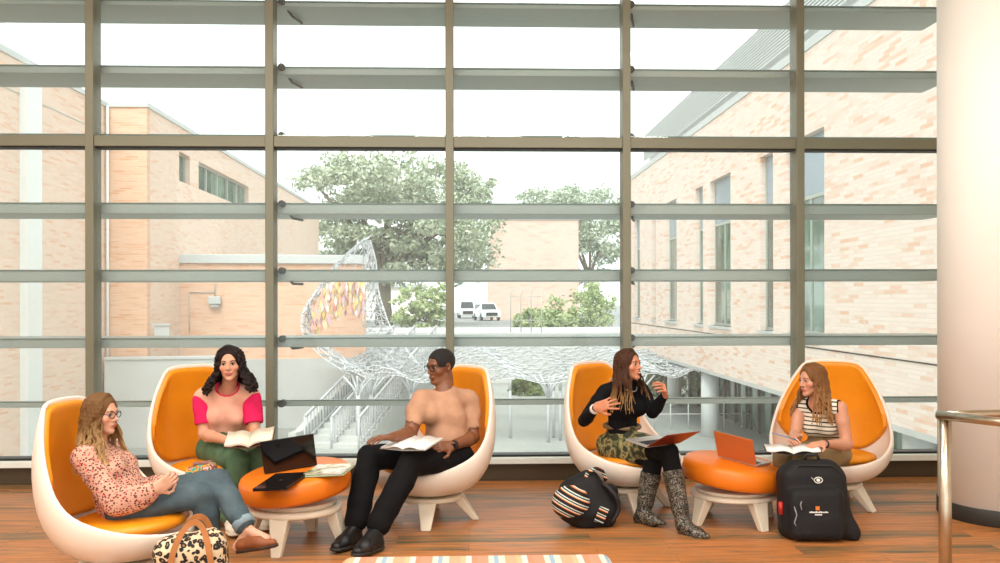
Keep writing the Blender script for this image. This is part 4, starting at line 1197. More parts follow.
def eyes(H, root, body, iris, gaze=(0, 0), brow=(0.02, 0.012, 0.008, 1), white=0.5, open_=1.0):
    em = plain(root.name + '_eye_white', (white, white * 0.97, white * 0.93, 1), 0.15, var=0.01); im = plain(root.name + '_iris', iris, 0.12)
    for sx in (-1, 1):
        c = H.p(sx * 0.031, 0.0725, 0.0055); bm = nb()
        bmesh.ops.create_uvsphere(bm, u_segments=20, v_segments=14, radius=0.0122 * H.sc)
        gz = (H.f + H.x * gaze[0] + H.u * gaze[1]).normalized()
        for f in bm.faces:
            f.smooth = True; f.material_index = 1 if f.calc_center_median().normalized().dot(gz) > 0.80 else 0
        for v in bm.verts: v.co += c - root.location
        me = bpy.data.meshes.new('eye'); bm.to_mesh(me); bm.free(); link('eye', me, [em, im], root, True)
    bmat = plain(root.name + '_brow_hair', brow, 0.8)
    for sx in (-1, 1):
        bm = nb(); o = root.location
        tube(bm, [H.p(sx * 0.016, 0.089, 0.024) - o, H.p(sx * 0.032, 0.085, 0.030) - o, H.p(sx * 0.049, 0.070, 0.024) - o], [0.0030 * H.sc, 0.0036 * H.sc, 0.002 * H.sc], 6); bmobj('eyebrow', bm, bmat, root)
        bm = nb()
        tube(bm, [H.p(sx * 0.017, 0.0855, 0.009) - o, H.p(sx * 0.031, 0.0885, 0.0150) - o, H.p(sx * 0.046, 0.079, 0.009) - o], 0.0019 * H.sc, 6); bmobj('eyelashes', bm, bmat, root)

def hair_locks(H, root, mat, length=0.3, n=90, seed=1, wob=0.004, wfreq=30, spread=1.0, front=118, r0=0.0105, r1=0.005, bias=0.0, top=0.034, fwdpush=0.06, hres=0.0045, lens=None, part=0.0, down=None, cap_front=0.040):
    lo = npv(H.c) - np.array([0.24, 0.24, length + 0.10]); hi = npv(H.c) + np.array([0.24, 0.24, 0.16])
    F = Field(lo, hi, hres); s = H.sc; rm = H.rm(); rs = random.Random(seed)
    F.ell(H.p(0, -0.018, top), (0.086 * s, 0.104 * s, 0.092 * s), rm, 0.0)
    # uncover the face: carve everything in front of the hair line
    F.ell(H.p(0, 0.102, -0.024), (0.064 * s, 0.080 * s, 0.110 * s), rm, 0.008, 'sub')
    F.box(H.p(0, 0.03, -0.14), (0.2, 0.2, 0.105 * s), rm, 0.01, 0.01, 'sub')
    dn = Vector((0, 0, -1)) if down is None else Vector(down).normalized()
    for i in range(n):
        ph = -front + 2 * front * (i + rs.random() * 0.8) / n
        a = R(ph); sx, cy = math.sin(a), -math.cos(a)
        sg = 1 if sx > 0 else -1
        fr = max(0.0, cy)
        Ln = length * (rs.uniform(0.72, 1.03)) * (lens(ph) if lens else 1)
        p0 = H.p(part + sg * 0.008, 0.058 * max(0, (abs(ph) - 60) / 60) - 0.03, 0.118)
        p1 = H.p(0.062 * sx + sg * 0.012, 0.085 * cy * 0.9 - 0.015, 0.088)
        p2 = H.p(0.086 * sx, 0.098 * cy - 0.012, 0.022)
        p3 = H.p(0.085 * sx + sg * 0.004, 0.094 * cy - 0.014, -0.05)
        base = p3; hor = (H.x * sx * 0.03 * spread + Vector((H.f.x, H.f.y, 0)) * (fwdpush * fr * 1.4 - (1 - min(1, fr * 3)) * 0.015)) + H.x * bias
        p4 = base + dn * Ln * 0.45 * 0.9 + hor * 0.7
        p5 = base + dn * Ln * 0.9 + hor * 1.25
        pts = [p0, p1, p2, p3, p4, p5]
        dense = []
        for q in range(len(pts) - 1):
            m = 3 if q < 3 else 5
            for t in range(m): dense.append(pts[q].lerp(pts[q + 1], t / m))
        dense.append(pts[-1])
        for _ in range(2): dense = [dense[0]] + [dense[j] * 0.5 + (dense[j - 1] + dense[j + 1]) * 0.25 for j in range(1, len(dense) - 1)] + [dense[-1]]
        f1, f2 = rs.random() * 6, rs.random() * 6
        for j in range(len(dense) - 1):
            z0, z1 = j / (len(dense) - 1), (j + 1) / (len(dense) - 1)
            def wo(z, P):
                A = wob * min(1, z * 2.2 + 0.1); return P + H.x * A * math.sin(z * wfreq + f1) + H.f * A * math.cos(z * wfreq * 0.9 + f2)
            F.cone(wo(z0, dense[j]), wo(z1, dense[j + 1]), (r0 + (r1 - r0) * z0) * s, (r0 + (r1 - r0) * z1) * s, 0.003)
    F.ell(H.p(0, 0.100, -0.026), (0.056 * s, 0.066 * s, 0.102 * s), rm, 0.006, 'sub')
    return finish(F, 'hair', mat, root, keep=1)

def hair_mat(name, z_top, z_bot, ctop, cbot, streak=0.35):
    n = N(name); x, y, z = n.sep(n.co())
    t = n.n('MapRange'); t.inputs[1].default_value = z_top; t.inputs[2].default_value = z_bot; n.l(z, t.inputs[0])
    st = n.noise(n.map(scale=(120, 120, 6)), 1.0, 3, 0.6)
    f = n.math('ADD', t.outputs[0], n.math('MULTIPLY', n.math('SUBTRACT', st, 0.5), 0.9))
    c = n.ramp(f, [(0.1, ctop), (0.9, cbot)])
    c = n.mix(n.math('MULTIPLY', st, streak), c, tuple(x_ * 0.35 for x_ in ctop[:3]) + (1,))
    n.set(c, 0.58); n.b.inputs['Specular IOR Level'].default_value = 0.2; n.bump(st, 0.6, 0.004)
    return n.m

def glasses(H, root, mat, r=0.021, round_=True):
    o = root.location
    g = None
    bm = nb()
    for sx in (-1, 1):
        pts = []
        for q in range(20):
            a = 2 * math.pi * q / 20; ca, sa = math.cos(a), math.sin(a)
            k_ = 1 if round_ else (abs(ca) ** 4 + abs(sa) ** 4) ** -0.25 * 0.95
            pts.append(H.p(sx * 0.032 + r * 1.15 * ca * k_, 0.099 - 0.006 * abs(sx * 0.032 + r * ca) / 0.05, 0.005 + r * 0.9 * sa * k_) - o)
        tube(bm, pts, 0.0023 * H.sc, 6, closed=True)
        tube(bm, [H.p(sx * 0.056, 0.092, 0.010) - o, H.p(sx * 0.078, 0.05, 0.010) - o, H.p(sx * 0.083, -0.005, 0.008) - o], 0.0022 * H.sc, 6)
    tube(bm, [H.p(-0.009, 0.1, 0.008) - o, H.p(0, 0.104, 0.010) - o, H.p(0.009, 0.1, 0.008) - o], 0.002 * H.sc, 6)
    return bmobj('glasses', bm, mat, root)

def shoe(name, root, an, heel, toe, mat, sole=None, w=0.045, high=0.0, h=0.005, tip=0.032):
    an, heel, toe = Vector(an), Vector(heel), Vector(toe)
    P = np.array([list(an), list(heel), list(toe)]); F = Field(P.min(0) - 0.09, P.max(0) + 0.09, h)
    d = (toe - heel).normalized(); up = Vector((0, 0, 1)); x = d.cross(up).normalized(); up = x.cross(d).normalized(); side = npv(x)
    ball = heel.lerp(toe, 0.68)
    F.cone(heel + up * 0.036 + d * 0.03, ball + up * 0.032, w * 0.86, w, 0.02, flat=(npv(up), 0.85))
    F.cone(ball + up * 0.032, toe + up * 0.026 - d * 0.02, w, tip, 0.02, flat=(npv(up), 0.72))
    F.cone(an - (an - heel) * 0.1, heel + up * 0.04 + d * 0.045, w * 0.86, w * 0.9, 0.02)
    F.cone(an, ball.lerp(heel, 0.12) + up * 0.045, w * 0.8, w * 0.88, 0.03)
    F.plane(heel + up * 0.006, -up, 0.004)
    if high <= 0: F.plane(an + up * (0.012 + high), up, 0.004)
    o = finish(F, name, mat, root)
    if sole:
        F = Field(P.min(0) - 0.09, P.max(0) + 0.09, h)
        F.cone(heel + up * 0.012 + d * 0.03, ball + up * 0.012, w * 0.95, w * 1.08, 0.01); F.cone(ball + up * 0.012, toe + up * 0.012 - d * 0.018, w * 1.08, tip * 1.15, 0.01)
        F.plane(heel + up * 0.018, up, 0); F.plane(heel, -up, 0)
        so = finish(F, 'sole', sole, root); so.parent = o
    return o
Z = lambda px, py, z: W(px, py, z)
def figroot(px, z, label):
    p = W(px, 300, z); return thing('person', label, 'person', (p.x, p.y, 0))
def masks_for(H, root, lipc, smile=0.0, teeth=False, cheek=None):
    o = root.location
    m = []
    if cheek: m += [(H.p(-0.045, 0.06, -0.028) - o, H, (0.022, 0.03, 0.018), cheek, 0.9), (H.p(0.045, 0.06, -0.028) - o, H, (0.022, 0.03, 0.018), cheek, 0.9)]
    m.append((H.p(0, 0.094, -0.061) - o, H, (0.0245, 0.02, 0.0125), lipc, 0.25))
    if teeth: m.append((H.p(0, 0.095, -0.061) - o, H, (0.017, 0.02, 0.0052), (0.85, 0.8, 0.76, 1), 0.2))
    else: m.append((H.p(0, 0.095, -0.0605) - o, H, (0.023, 0.02, 0.0016), tuple(x * 0.35 for x in lipc[:3]) + (1,), 0.4))
    return m

# ---- woman A: floral blouse, far left -------------------------------------------
rt = figroot(130, 4.88, 'woman with glasses in a pink floral blouse and rolled jeans, legs crossed, far left')
H = Head(Z(101.5, 414, 4.86), 76, -4, 0, 0.90)
lift = 0.0
J = dict(sha=Z(84, 459, 4.73), shb=Z(110, 451, 5.04), ela=Z(116, 503, 4.68), wra=Z(154, 490, 4.70), elb=Z(138, 492, 5.06), wrb=Z(163, 482, 4.90),
         hipa=Z(126, 508, 4.80), hipb=Z(132, 503, 4.98), kna=Z(204, 494, 4.86), knb=Z(217, 481, 4.94), ana=Z(214, 562, 4.90), anb=Z(248, 530, 4.80),
         toea=Z(252, 578, 4.86), heela=Z(208, 579, 4.92), toeb=Z(276, 547, 4.72), heelb=Z(238, 553, 4.80))
A = Fig(J, face_dir(78), H, 0.92)
lo, hi = A.bounds(); F = Field(lo, hi, 0.0055)
head_sdf(F, H); A.neck(F); A.torso(F, -0.012)
for q in 'ab': A.arm(F, q, -0.002); A.leg(F, q, -0.010); A.foot(F, q, -0.004)
hand_sdf(F, J['wra'], Z(173, 478, 4.74) - J['wra'], Vector((0.1, 0.9, 0.3)), -1, (30, 35, 25), 0.92)
hand_sdf(F, J['wrb'], Z(182, 481, 4.80) - J['wrb'], Vector((0.1, -0.8, -0.4)), 1, (25, 35, 30), 0.92)
lip = srgb(196, 110, 100)
sk = skin_mat('fair_skin_a', srgb(212, 160, 132), lip, masks_for(H, rt, lip, cheek=srgb(214, 138, 112)))
body = finish(F, 'body', sk, rt)
eyes(H, rt, body, srgb(70, 80, 80), (0, -0.1), srgb(110, 80, 56))
F = Field(lo, hi, 0.0065)
A.torso(F, 0.012, 0.035)
for q in 'ab': A.arm(F, q, 0.006, 0.0, 1.86, 0.025, 0.022)
F.cone(A.waist, A.pel + A.up * 0.0, 0.135, 0.15, 0.04); F.cone(A.waist.lerp(J['ela'], 0.35), A.waist, 0.07, 0.09, 0.05)
F.cone(J['wra'].lerp(J['ela'], 0.38) - Vector((0, 0, 0.02)), J['ela'].lerp(J['wra'], 0.1), 0.052, 0.055, 0.03)
F.folds(0.005, 34, 3); F.ell(A.nb + A.fw * 0.05 + A.up * 0.07, (0.085, 0.085, 0.075), None, 0.01, 'sub')
for q in 'ab':
    a_, b_ = J['el' + q], J['wr' + q]; 
    F.cone(a_.lerp(b_, 0.9), b_ + (b_ - a_) * 0.4, 0.024, 0.034, 0.002, op='sub')
def blouse_mat():
    n = N('pink_floral_blouse'); v = n.co()
    d1 = n.vor(v, 74, 'F1'); d2 = n.vor(n.map(v, loc=(3, 1, 2)), 50, 'F1')
    c = n.ramp(n.noise(v, 9, 3), [(0.35, srgb(196, 146, 124)), (0.65, srgb(212, 168, 144))])
    c = n.mix(n.ramp(d1, [(0.34, (1, 1, 1, 1)), (0.46, (0, 0, 0, 1))]), c, srgb(92, 36, 36))
    c = n.mix(n.ramp(d2, [(0.20, (1, 1, 1, 1)), (0.30, (0, 0, 0, 1))]), c, srgb(196, 76, 72))
    n.set(c, 0.85); n.bump(n.noise(v, 300, 2), 0.2, 0.002); return n.m
finish(F, 'blouse', blouse_mat(), rt)
def denim(name, c1, c2):
    n = N(name); f = n.noise(n.co(), 7, 4, 0.6)
    c = n.ramp(f, [(0.3, c1), (0.7, c2)]); n.set(c, 0.85); n.bump(n.noise(n.co(), 420, 2), 0.35, 0.002); return n.m
F = Field(lo, hi, 0.006)
for q in 'ab': A.leg(F, q, 0.008, 0.0, 1.88 if q == 'b' else 1.95, 0.012, 0.010)
F.cone(A.pel, A.waist, 0.135, 0.12, 0.03); F.folds(0.0035, 55, 5)
for q in 'ab':
    a_, b_ = J['kn' + q], J['an' + q]; F.cone(a_.lerp(b_, 0.93), b_ + (b_ - a_) * 0.4, 0.036, 0.04, 0.002, op='sub')
finish(F, 'jeans', denim('blue_grey_denim', srgb(50, 66, 74), srgb(84, 102, 108)), rt)
bm = nb(); a_, b_ = J['knb'], J['anb']; o = rt.location
tube(bm, [a_.lerp(b_, 0.80) - o, a_.lerp(b_, 0.81) - o, a_.lerp(b_, 0.925) - o, a_.lerp(b_, 0.935) - o], [0.054, 0.060, 0.061, 0.055], 24)
bmobj('rolled_cuff', bm, denim('pale_denim_inside', srgb(112, 132, 140), srgb(150, 166, 172)), rt, label='paler turned-up denim cuff')
M['moc'] = plain('brown_suede', srgb(136, 74, 36), 0.6, var=0.12, scale=30)
M['darksole'] = plain('dark_brown_sole', srgb(60, 36, 22), 0.7)
J_ = J
shoe('moccasin', rt, J['anb'] - Vector((0, 0, 0.03)), J['heelb'], J['toeb'], M['moc'], M['darksole'], 0.038, -0.015, tip=0.026)
shoe('moccasin', rt, J['ana'] - Vector((0, 0, 0.03)), J['heela'], J['toea'], M['moc'], M['darksole'], 0.038, -0.015, tip=0.026)
ob = rt.location
hm = hair_mat('brown_hair_blond_ends', H.c.z - 0.0, H.c.z - 0.32, srgb(110, 78, 44), srgb(214, 176, 118))
hair_locks(H, rt, hm, 0.30, 92, 2, 0.009, 22, 1.3, 128, r1=0.004, bias=0.0, fwdpush=0.08)
M['blackframe'] = plain('black_spectacle_frame', srgb(20, 18, 18), 0.25)
M['redframe'] = plain('dark_tortoise_frame', srgb(66, 34, 30), 0.25)
glasses(H, rt, M['redframe'])

# ---- woman B: pink sleeves ---------------------------------------------------------
rt = figroot(222, 6.42, 'smiling woman with dark curly hair and bright pink sleeves reading a book in green trousers')
H = Head(Z(230, 363.5, 6.27), 6, -3, 3, 1.0)
J = dict(sha=Z(203, 397, 6.36), shb=Z(251, 396, 6.40), ela=Z(204, 434, 6.30), wra=Z(233, 442, 6.05), elb=Z(255, 433, 6.32), wrb=Z(258, 442, 6.08),
         hipa=Z(212, 450, 6.48), hipb=Z(236, 450, 6.50), kna=Z(238, 462, 6.05), knb=Z(262, 456, 6.12), ana=Z(230, 520, 6.08), anb=Z(262, 515, 6.16),
         toea=Z(234, 536, 5.86), heela=Z(231, 529, 6.12), toeb=Z(266, 530, 5.98), heelb=Z(262, 525, 6.2))
B = Fig(J, face_dir(10, -15), H, 0.94)
lo, hi = B.bounds(); F = Field(lo, hi, 0.0055)
head_sdf(F, H); B.neck(F); B.torso(F, -0.012)
for q in 'ab': B.arm(F, q); B.leg(F, q, -0.012); B.foot(F, q, -0.006)
hand_sdf(F, J['wra'], Z(249, 443, 5.98) - J['wra'], Vector((0.2, 0.2, 0.9)), -1, (15, 25, 20), 0.92)
hand_sdf(F, J['wrb'], Z(263, 445, 5.95) - J['wrb'], Vector((-0.2, 0.2, 0.9)), 1, (15, 25, 20), 0.92)
lip = srgb(190, 104, 98)
body = finish(F, 'body', skin_mat('fair_skin_b', srgb(212, 156, 126), lip, masks_for(H, rt, lip, cheek=srgb(212, 130, 106))), rt)
eyes(H, rt, body, srgb(44, 34, 28), (0, 0.0), srgb(28, 20, 18))
F = Field(lo, hi, 0.006); B.torso(F, 0.016, 0.05); F.cone(B.chest, B.pel, 0.118, 0.135, 0.05, flat=(npv(B.fw), 0.8))
for q in 'ab': B.arm(F, q, 0.010, 0.0, 0.30, 0.02)
F.folds(0.005, 34, 8); F.ell(B.nb + B.fw * 0.045 + B.up * 0.06, (0.078, 0.078, 0.068), None, 0.008, 'sub')
finish(F, 'tshirt', fabric('peach_tshirt', srgb(232, 174, 150)), rt)
for q in 'ab':
    F = Field(lo, hi, 0.006); B.arm(F, q, 0.016, 0.08, 0.80, 0.01, 0.012); F.folds(0.003, 34, 8)
    a_, b_ = J['sh' + q], J['el' + q]; F.cone(a_.lerp(b_, 0.74), b_, 0.042, 0.045, 0.002, op='sub')
    F.plane(a_.lerp(b_, 0.74), b_ - a_)
    finish(F, 'sleeve', fabric('hot_pink_sleeve', srgb(222, 36, 92)), rt, label='bright pink sleeve')
F = Field(lo, hi, 0.0055); B.torso(F, 0.021, 0.05); F.folds(0.005, 34, 8); c_ = B.nb + B.fw * 0.045 + B.up * 0.06
G = Field(lo, hi, 0.0055); G.ell(c_, (0.087, 0.087, 0.077), None, 0.0); K_ = Field(lo, hi, 0.0055); K_.ell(c_, (0.076, 0.076, 0.066), None, 0.0)
F.f = np.maximum(np.maximum(F.f, G.f), -K_.f); finish(F, 'collar_trim', fabric('pink_collar', srgb(222, 60, 84)), rt)
F = Field(lo, hi, 0.006)
for q in 'ab': B.leg(F, q, 0.012, 0.0, 1.9, 0.015, 0.018)
F.cone(B.pel, B.waist, 0.14, 0.12, 0.03); F.folds(0.005, 42, 15)
finish(F, 'trousers', fabric('sage_green_trousers', srgb(84, 112, 84), var=0.15), rt)
M['cream_shoe'] = plain('cream_canvas', srgb(226, 216, 196), 0.8)
shoe('shoe', rt, J['ana'], J['heela'], J['toea'], M['cream_shoe'], M['cream_shoe'], 0.042)
shoe('shoe', rt, J['anb'], J['heelb'], J['toeb'], M['cream_shoe'], M['cream_shoe'], 0.042)
hm = hair_mat('dark_brown_curls', H.c.z, H.c.z - 0.3, srgb(30, 20, 18), srgb(44, 28, 22))
hair_locks(H, rt, hm, 0.165, 96, 5, 0.017, 44, 2.2, 126, r0=0.0115, r1=0.008, fwdpush=0.06, part=0.012)
M['redbead'] = plain('red_bead', srgb(216, 40, 50), 0.3)
for sx in (-1, 1):
    bm = nb(); bmesh.ops.create_uvsphere(bm, u_segments=12, v_segments=8, radius=0.010)
    for v in bm.verts: v.co += H.p(sx * 0.083, 0.012, -0.048) - rt.location
    bmobj('earring', bm, M['redbead'], rt, smooth=True)

# ---- man C ---------------------------------------------------------------------------
rt = figroot(440, 6.30, 'seated man with short black hair and glasses in a tan t-shirt and black trousers')
H = Head(Z(440.5, 366.5, 6.30), -50, -8, 0, 1.03)
J = dict(sha=Z(420, 400, 6.18), shb=Z(469, 400, 6.34), ela=Z(410, 434, 6.02), wra=Z(393, 437, 5.84), elb=Z(473, 437, 6.26), wrb=Z(452, 446, 6.04),
         hipa=Z(437, 456, 6.26), hipb=Z(458, 458, 6.22), kna=Z(370, 457, 5.98), knb=Z(411, 463, 5.84), ana=Z(355, 526, 5.70), anb=Z(376, 529, 5.60),
         toea=Z(335, 551, 5.50), heela=Z(359, 543, 5.74), toeb=Z(356, 556, 5.38), heelb=Z(380, 548, 5.60))
C3 = Fig(J, face_dir(-38, -4), H, 0.99, False)
lo, hi = C3.bounds(); F = Field(lo, hi, 0.0055)
head_sdf(F, H, True); C3.neck(F); C3.torso(F, -0.012)
for q in 'ab': C3.arm(F, q, 0.006); C3.leg(F, q, -0.012); C3.foot(F, q, -0.008)
hand_sdf(F, J['wra'], Z(378, 438, 5.76) - J['wra'], Vector((0.0, 0.1, -0.9)), -1, (12, 18, 15), 1.03, 0.5)
hand_sdf(F, J['wrb'], Z(436, 447, 5.96) - J['wrb'], Vector((-0.1, 0.6, -0.5)), 1, (25, 35, 30), 1.03)
lip = srgb(128, 74, 62)
body = finish(F, 'body', skin_mat('brown_skin', srgb(126, 78, 50), lip, masks_for(H, rt, lip)), rt)
eyes(H, rt, body, srgb(24, 16, 12), (0.0, -0.25), srgb(18, 13, 12), 0.45)
F = Field(lo, hi, 0.006); C3.torso(F, 0.014, 0.035)
for q in 'ab': C3.arm(F, q, 0.010, 0.0, 0.70, 0.03, 0.014)
F.cone(C3.waist, C3.pel + C3.up * 0.02, 0.145, 0.152, 0.03)
F.folds(0.0055, 30, 21); F.ell(C3.nb + C3.fw * 0.03 + C3.up * 0.085, (0.082, 0.082, 0.066), None, 0.008, 'sub')
for q in 'ab':
    a_, b_ = J['sh' + q], J['el' + q]; F.cone(a_.lerp(b_, 0.68), b_, 0.052, 0.056, 0.002, op='sub')
finish(F, 'tshirt', fabric('tan_tshirt', srgb(184, 142, 114)), rt)
F = Field(lo, hi, 0.006)
for q in 'ab': C3.leg(F, q, 0.010, 0.0, 1.92, 0.015, 0.022)
F.cone(C3.pel, C3.waist, 0.15, 0.135, 0.03); F.folds(0.003, 45, 23)
for q in 'ab':
    a_, b_ = J['kn' + q], J['an' + q]; F.cone(a_.lerp(b_, 0.96), b_ + (b_ - a_) * 0.3, 0.042, 0.046, 0.002, op='sub')
M['blackcloth'] = fabric('black_cotton', srgb(15, 15, 17))
finish(F, 'trousers', M['blackcloth'], rt)
M['blackshoe'] = plain('black_shoe_leather', srgb(18, 18, 20), 0.45)
for q in 'ab': shoe('shoe', rt, J['an' + q] + Vector((0, 0, 0.0)), J['heel' + q], J['toe' + q], M['blackshoe'], M['rubber'], 0.050, tip=0.038)
F = Field(npv(H.c) - 0.16, npv(H.c) + 0.16, 0.004); rm = H.rm()
F.ell(H.p(0, -0.016, 0.034), (0.0795 * 1.03, 0.101 * 1.03, 0.088 * 1.03), rm, 0)
F.box(H.p(0, 0.135, 0.0), (0.2, 0.075, 0.066), rm, 0.004, 0.006, 'sub'); F.box(H.p(0, 0.07, -0.09), (0.2, 0.062, 0.10), rm, 0.004, 0.006, 'sub'); F.box(H.p(0, -0.05, -0.14), (0.2, 0.2, 0.095), rm, 0.004, 0.006, 'sub')
F.box(H.p(0, 0.10, 0.03), (0.2, 0.03, 0.045), rm, 0.004, 0.006, 'sub')
hm = N('short_black_hair'); hm.set(hm.ramp(hm.noise(hm.co(), 160, 2), [(0.4, srgb(14, 12, 12)), (0.6, srgb(34, 28, 26))]), 0.8); hm.bump(hm.noise(hm.co(), 300, 2), 0.8, 0.004)
finish(F, 'hair', hm.m, rt)
glasses(H, rt, M['blackframe'], 0.022, False)
bm = nb(); a_, b_ = J['elb'], J['wrb']; d = (b_ - a_).normalized(); c = a_.lerp(b_, 0.93) - rt.location
tube(bm, [c - d * 0.013, c + d * 0.013], 0.0345, 24); wt_ = bmobj('wristwatch', bm, M['blackshoe'], rt)
bm = nb(); box(bm, c.x - 0.018, c.x + 0.018, c.y - 0.045, c.y - 0.033, c.z - 0.018, c.z + 0.018); wf = bmobj('watch_face', bm, M['blackgloss'], wt_, bevel=0.004)
bm = nb(); 
ch = [C3.nb + C3.fw * 0.0 + C3.up * (0.035 - 0.075 * max(0, -math.cos(2 * math.pi * q / 28))) + (J['shb'] - J['sha']).normalized() * 0.072 * math.sin(2 * math.pi * q / 28) - C3.fw * (0.088 if math.cos(2 * math.pi * q / 28) < 0 else 0.075) * math.cos(2 * math.pi * q / 28) - rt.location for q in range(28)]
tube(bm, ch, 0.0028, 6, closed=True); bmobj('necklace', bm, plain('gold_chain', srgb(206, 170, 110), 0.3, 0.9), rt)

# ---- woman D ---------------------------------------------------------------------------
rt = figroot(618, 6.5, 'woman gesturing with both hands, in a black top, camouflage skirt and patterned boots')
H = Head(Z(628.5, 365, 6.42), 48, 4, 0, 0.93)
J = dict(sha=Z(605, 391, 6.44), shb=Z(642, 389, 6.56), ela=Z(584, 420, 6.30), wra=Z(596, 408, 6.10), elb=Z(653, 412, 6.40), wrb=Z(665, 395, 6.24),
         hipa=Z(612, 446, 6.58), hipb=Z(630, 445, 6.50), kna=Z(654, 459, 6.28), knb=Z(669, 452, 6.08), ana=Z(643, 514, 6.24), anb=Z(683, 524, 5.96),
         toea=Z(664, 526, 6.08), heela=Z(636, 524, 6.30), toeb=Z(708, 539, 5.82), heelb=Z(681, 541, 6.0))
D4 = Fig(J, face_dir(38), H, 0.88)
lo, hi = D4.bounds(); F = Field(lo, hi, 0.0055)
head_sdf(F, H); D4.neck(F); D4.torso(F, -0.012)
for q in 'ab': D4.arm(F, q, -0.006); D4.leg(F, q, -0.012); D4.foot(F, q, -0.012)
hand_sdf(F, J['wra'], Z(611, 403, 6.04) - J['wra'], Vector((0.3, 0.9, -0.1)), -1, (10, 15, 10), 0.95, 1.0, 0.2, [(-5, 8, 5), (5, 10, 8), (28, 30, 20), (38, 40, 25)])
hand_sdf(F, J['wrb'], Z(664, 384, 6.14) - J['wrb'], Vector((-0.9, 0.2, -0.3)), -1, (45, 30, 20), 0.95, 0.7, 0.4)
lip = srgb(176, 84, 76)
body = finish(F, 'body', skin_mat('warm_fair_skin', srgb(200, 132, 98), lip, masks_for(H, rt, lip, teeth=True, cheek=srgb(196, 110, 82))), rt)
eyes(H, rt, body, srgb(50, 36, 26), (0.1, -0.1), srgb(66, 42, 28))
F = Field(lo, hi, 0.006); D4.torso(F, 0.006, 0.03)
for q in 'ab': D4.arm(F, q, 0.004, 0.0, 1.93, 0.012, 0.004)
D4.neck(F, 0.004); F.plane(D4.nb + D4.up * 0.045, D4.up) if 0 else None
F.folds(0.0025, 45, 31)
F.ell(H.c + H.f * 0.01, (0.11, 0.11, 0.125), None, 0.004, 'sub')
finish(F, 'black_top', fabric('black_jersey', srgb(13, 13, 16)), rt)
def camo():
    n = N('camouflage_cloth'); v = n.co()
    c = n.ramp(n.noise(v, 22, 2, 0.4), [(0.38, srgb(52, 54, 36)), (0.47, srgb(104, 104, 62)), (0.55, srgb(156, 142, 96)), (0.64, srgb(84, 74, 44))], 'CONSTANT')
    n.set(c, 0.85); return n.m
F = Field(lo, hi, 0.006); D4.leg(F, 'a', 0.022, 0.0, 0.55, 0.03); D4.leg(F, 'b', 0.022, 0.0, 0.50, 0.03); F.cone(D4.pel, D4.waist, 0.142, 0.112, 0.03, flat=(npv(D4.fw), 0.8)); F.folds(0.004, 45, 33)
F.plane(D4.waist + D4.up * 0.02, D4.up)
finish(F, 'skirt', camo(), rt)
bm = nb(); w_ = D4.waist + D4.up * 0.005 - rt.location; sx = (J['shb'] - J['sha']).normalized()
rp = [w_ + sx * 0.120 * math.cos(2 * math.pi * q / 28) + D4.fw * 0.094 * math.sin(2 * math.pi * q / 28) for q in range(28)]
tube(bm, rp, 0.017, 8, closed=True); bt_ = bmobj('belt', bm, plain('brown_belt', srgb(120, 96, 66), 0.5, var=0.3, scale=60), rt)
bm = nb(); q_ = w_ + D4.fw * 0.105
box(bm, -0.030, 0.030, -0.008, 0.008, -0.022, 0.022, Matrix.Translation(q_) @ Matrix.Rotation(R(38), 4, 'Z')); bmobj('belt_bag', bm, camo(), bt_, bevel=0.006) 
F = Field(lo, hi, 0.006)
for q in 'ab': D4.leg(F, q, 0.010, 0.0, 1.5, 0.012, 0.004)
F.folds(0.001, 45, 35); finish(F, 'leggings', M['blackcloth'], rt)
def boot_mat():
    n = N('patterned_boot_leather'); v = n.co()
    w1 = n.noise(v, 24, 2, 0.5, 2.5)
    ln = n.math('LESS_THAN', n.math('ABSOLUTE', n.math('SUBTRACT', w1, 0.5)), 0.026)
    d = n.math('LESS_THAN', n.vor(v, 120, 'F1'), 0.16)
    c = n.mix(n.math('MAXIMUM', ln, d), srgb(15, 13, 12), srgb(146, 136, 116))
    n.set(c, 0.5); return n.m
M['boot'] = boot_mat()
for q in 'ab':
    an, hl, to = J['an' + q], J['heel' + q], J['toe' + q]; kn = J['kn' + q]
    P = np.array([list(kn), list(an), list(hl), list(to)]); F = Field(P.min(0) - 0.09, P.max(0) + 0.09, 0.0055)
    d = (to - hl).normalized(); up = Vector((0, 0, 1)); top = kn.lerp(an, 0.26)
    F.cone(top, an.lerp(top, 0.3), 0.074, 0.056, 0.02); F.cone(an.lerp(top, 0.3), an + up * 0.0, 0.052, 0.046, 0.02)
    ball = hl.lerp(to, 0.62)
    F.cone(an, hl + up * 0.045 + d * 0.035, 0.046, 0.040, 0.02); F.cone(hl + up * 0.045 + d * 0.035, ball + up * 0.035, 0.040, 0.043, 0.02); F.cone(ball + up * 0.033, to + up * 0.020, 0.043, 0.016, 0.02, flat=(npv(up), 0.8)); F.cone(an, ball + up * 0.04, 0.042, 0.036, 0.03)
    F.plane(top, (kn - an), 0.0); F.cone(top + (kn - an) * 0.05, top - (kn - an) * 0.02, 0.067, 0.064, 0.0, op='sub')
    F.plane(hl + up * 0.016, -up)
    bo = finish(F, 'boot', M['boot'], rt)
    F = Field(P.min(0) - 0.09, P.max(0) + 0.09, 0.005)
    F.cone(ball + up * 0.010 - d * 0.05, ball + up * 0.010, 0.036, 0.044, 0.01); F.cone(ball + up * 0.01, to + up * 0.01, 0.044, 0.018, 0.01); F.plane(hl + up * 0.018, up); F.plane(hl + up * 0.003, -up)
    F.box(hl + d * 0.03 + up * 0.012, (0.034, 0.034, 0.02), None, 0.012, 0.0)
    finish(F, 'boot_sole', M['black'], rt, keep=2).parent = bo
hm = hair_mat('long_brown_hair_golden_ends', H.c.z - 0.12, H.c.z - 0.36, srgb(70, 42, 26), srgb(206, 158, 92))
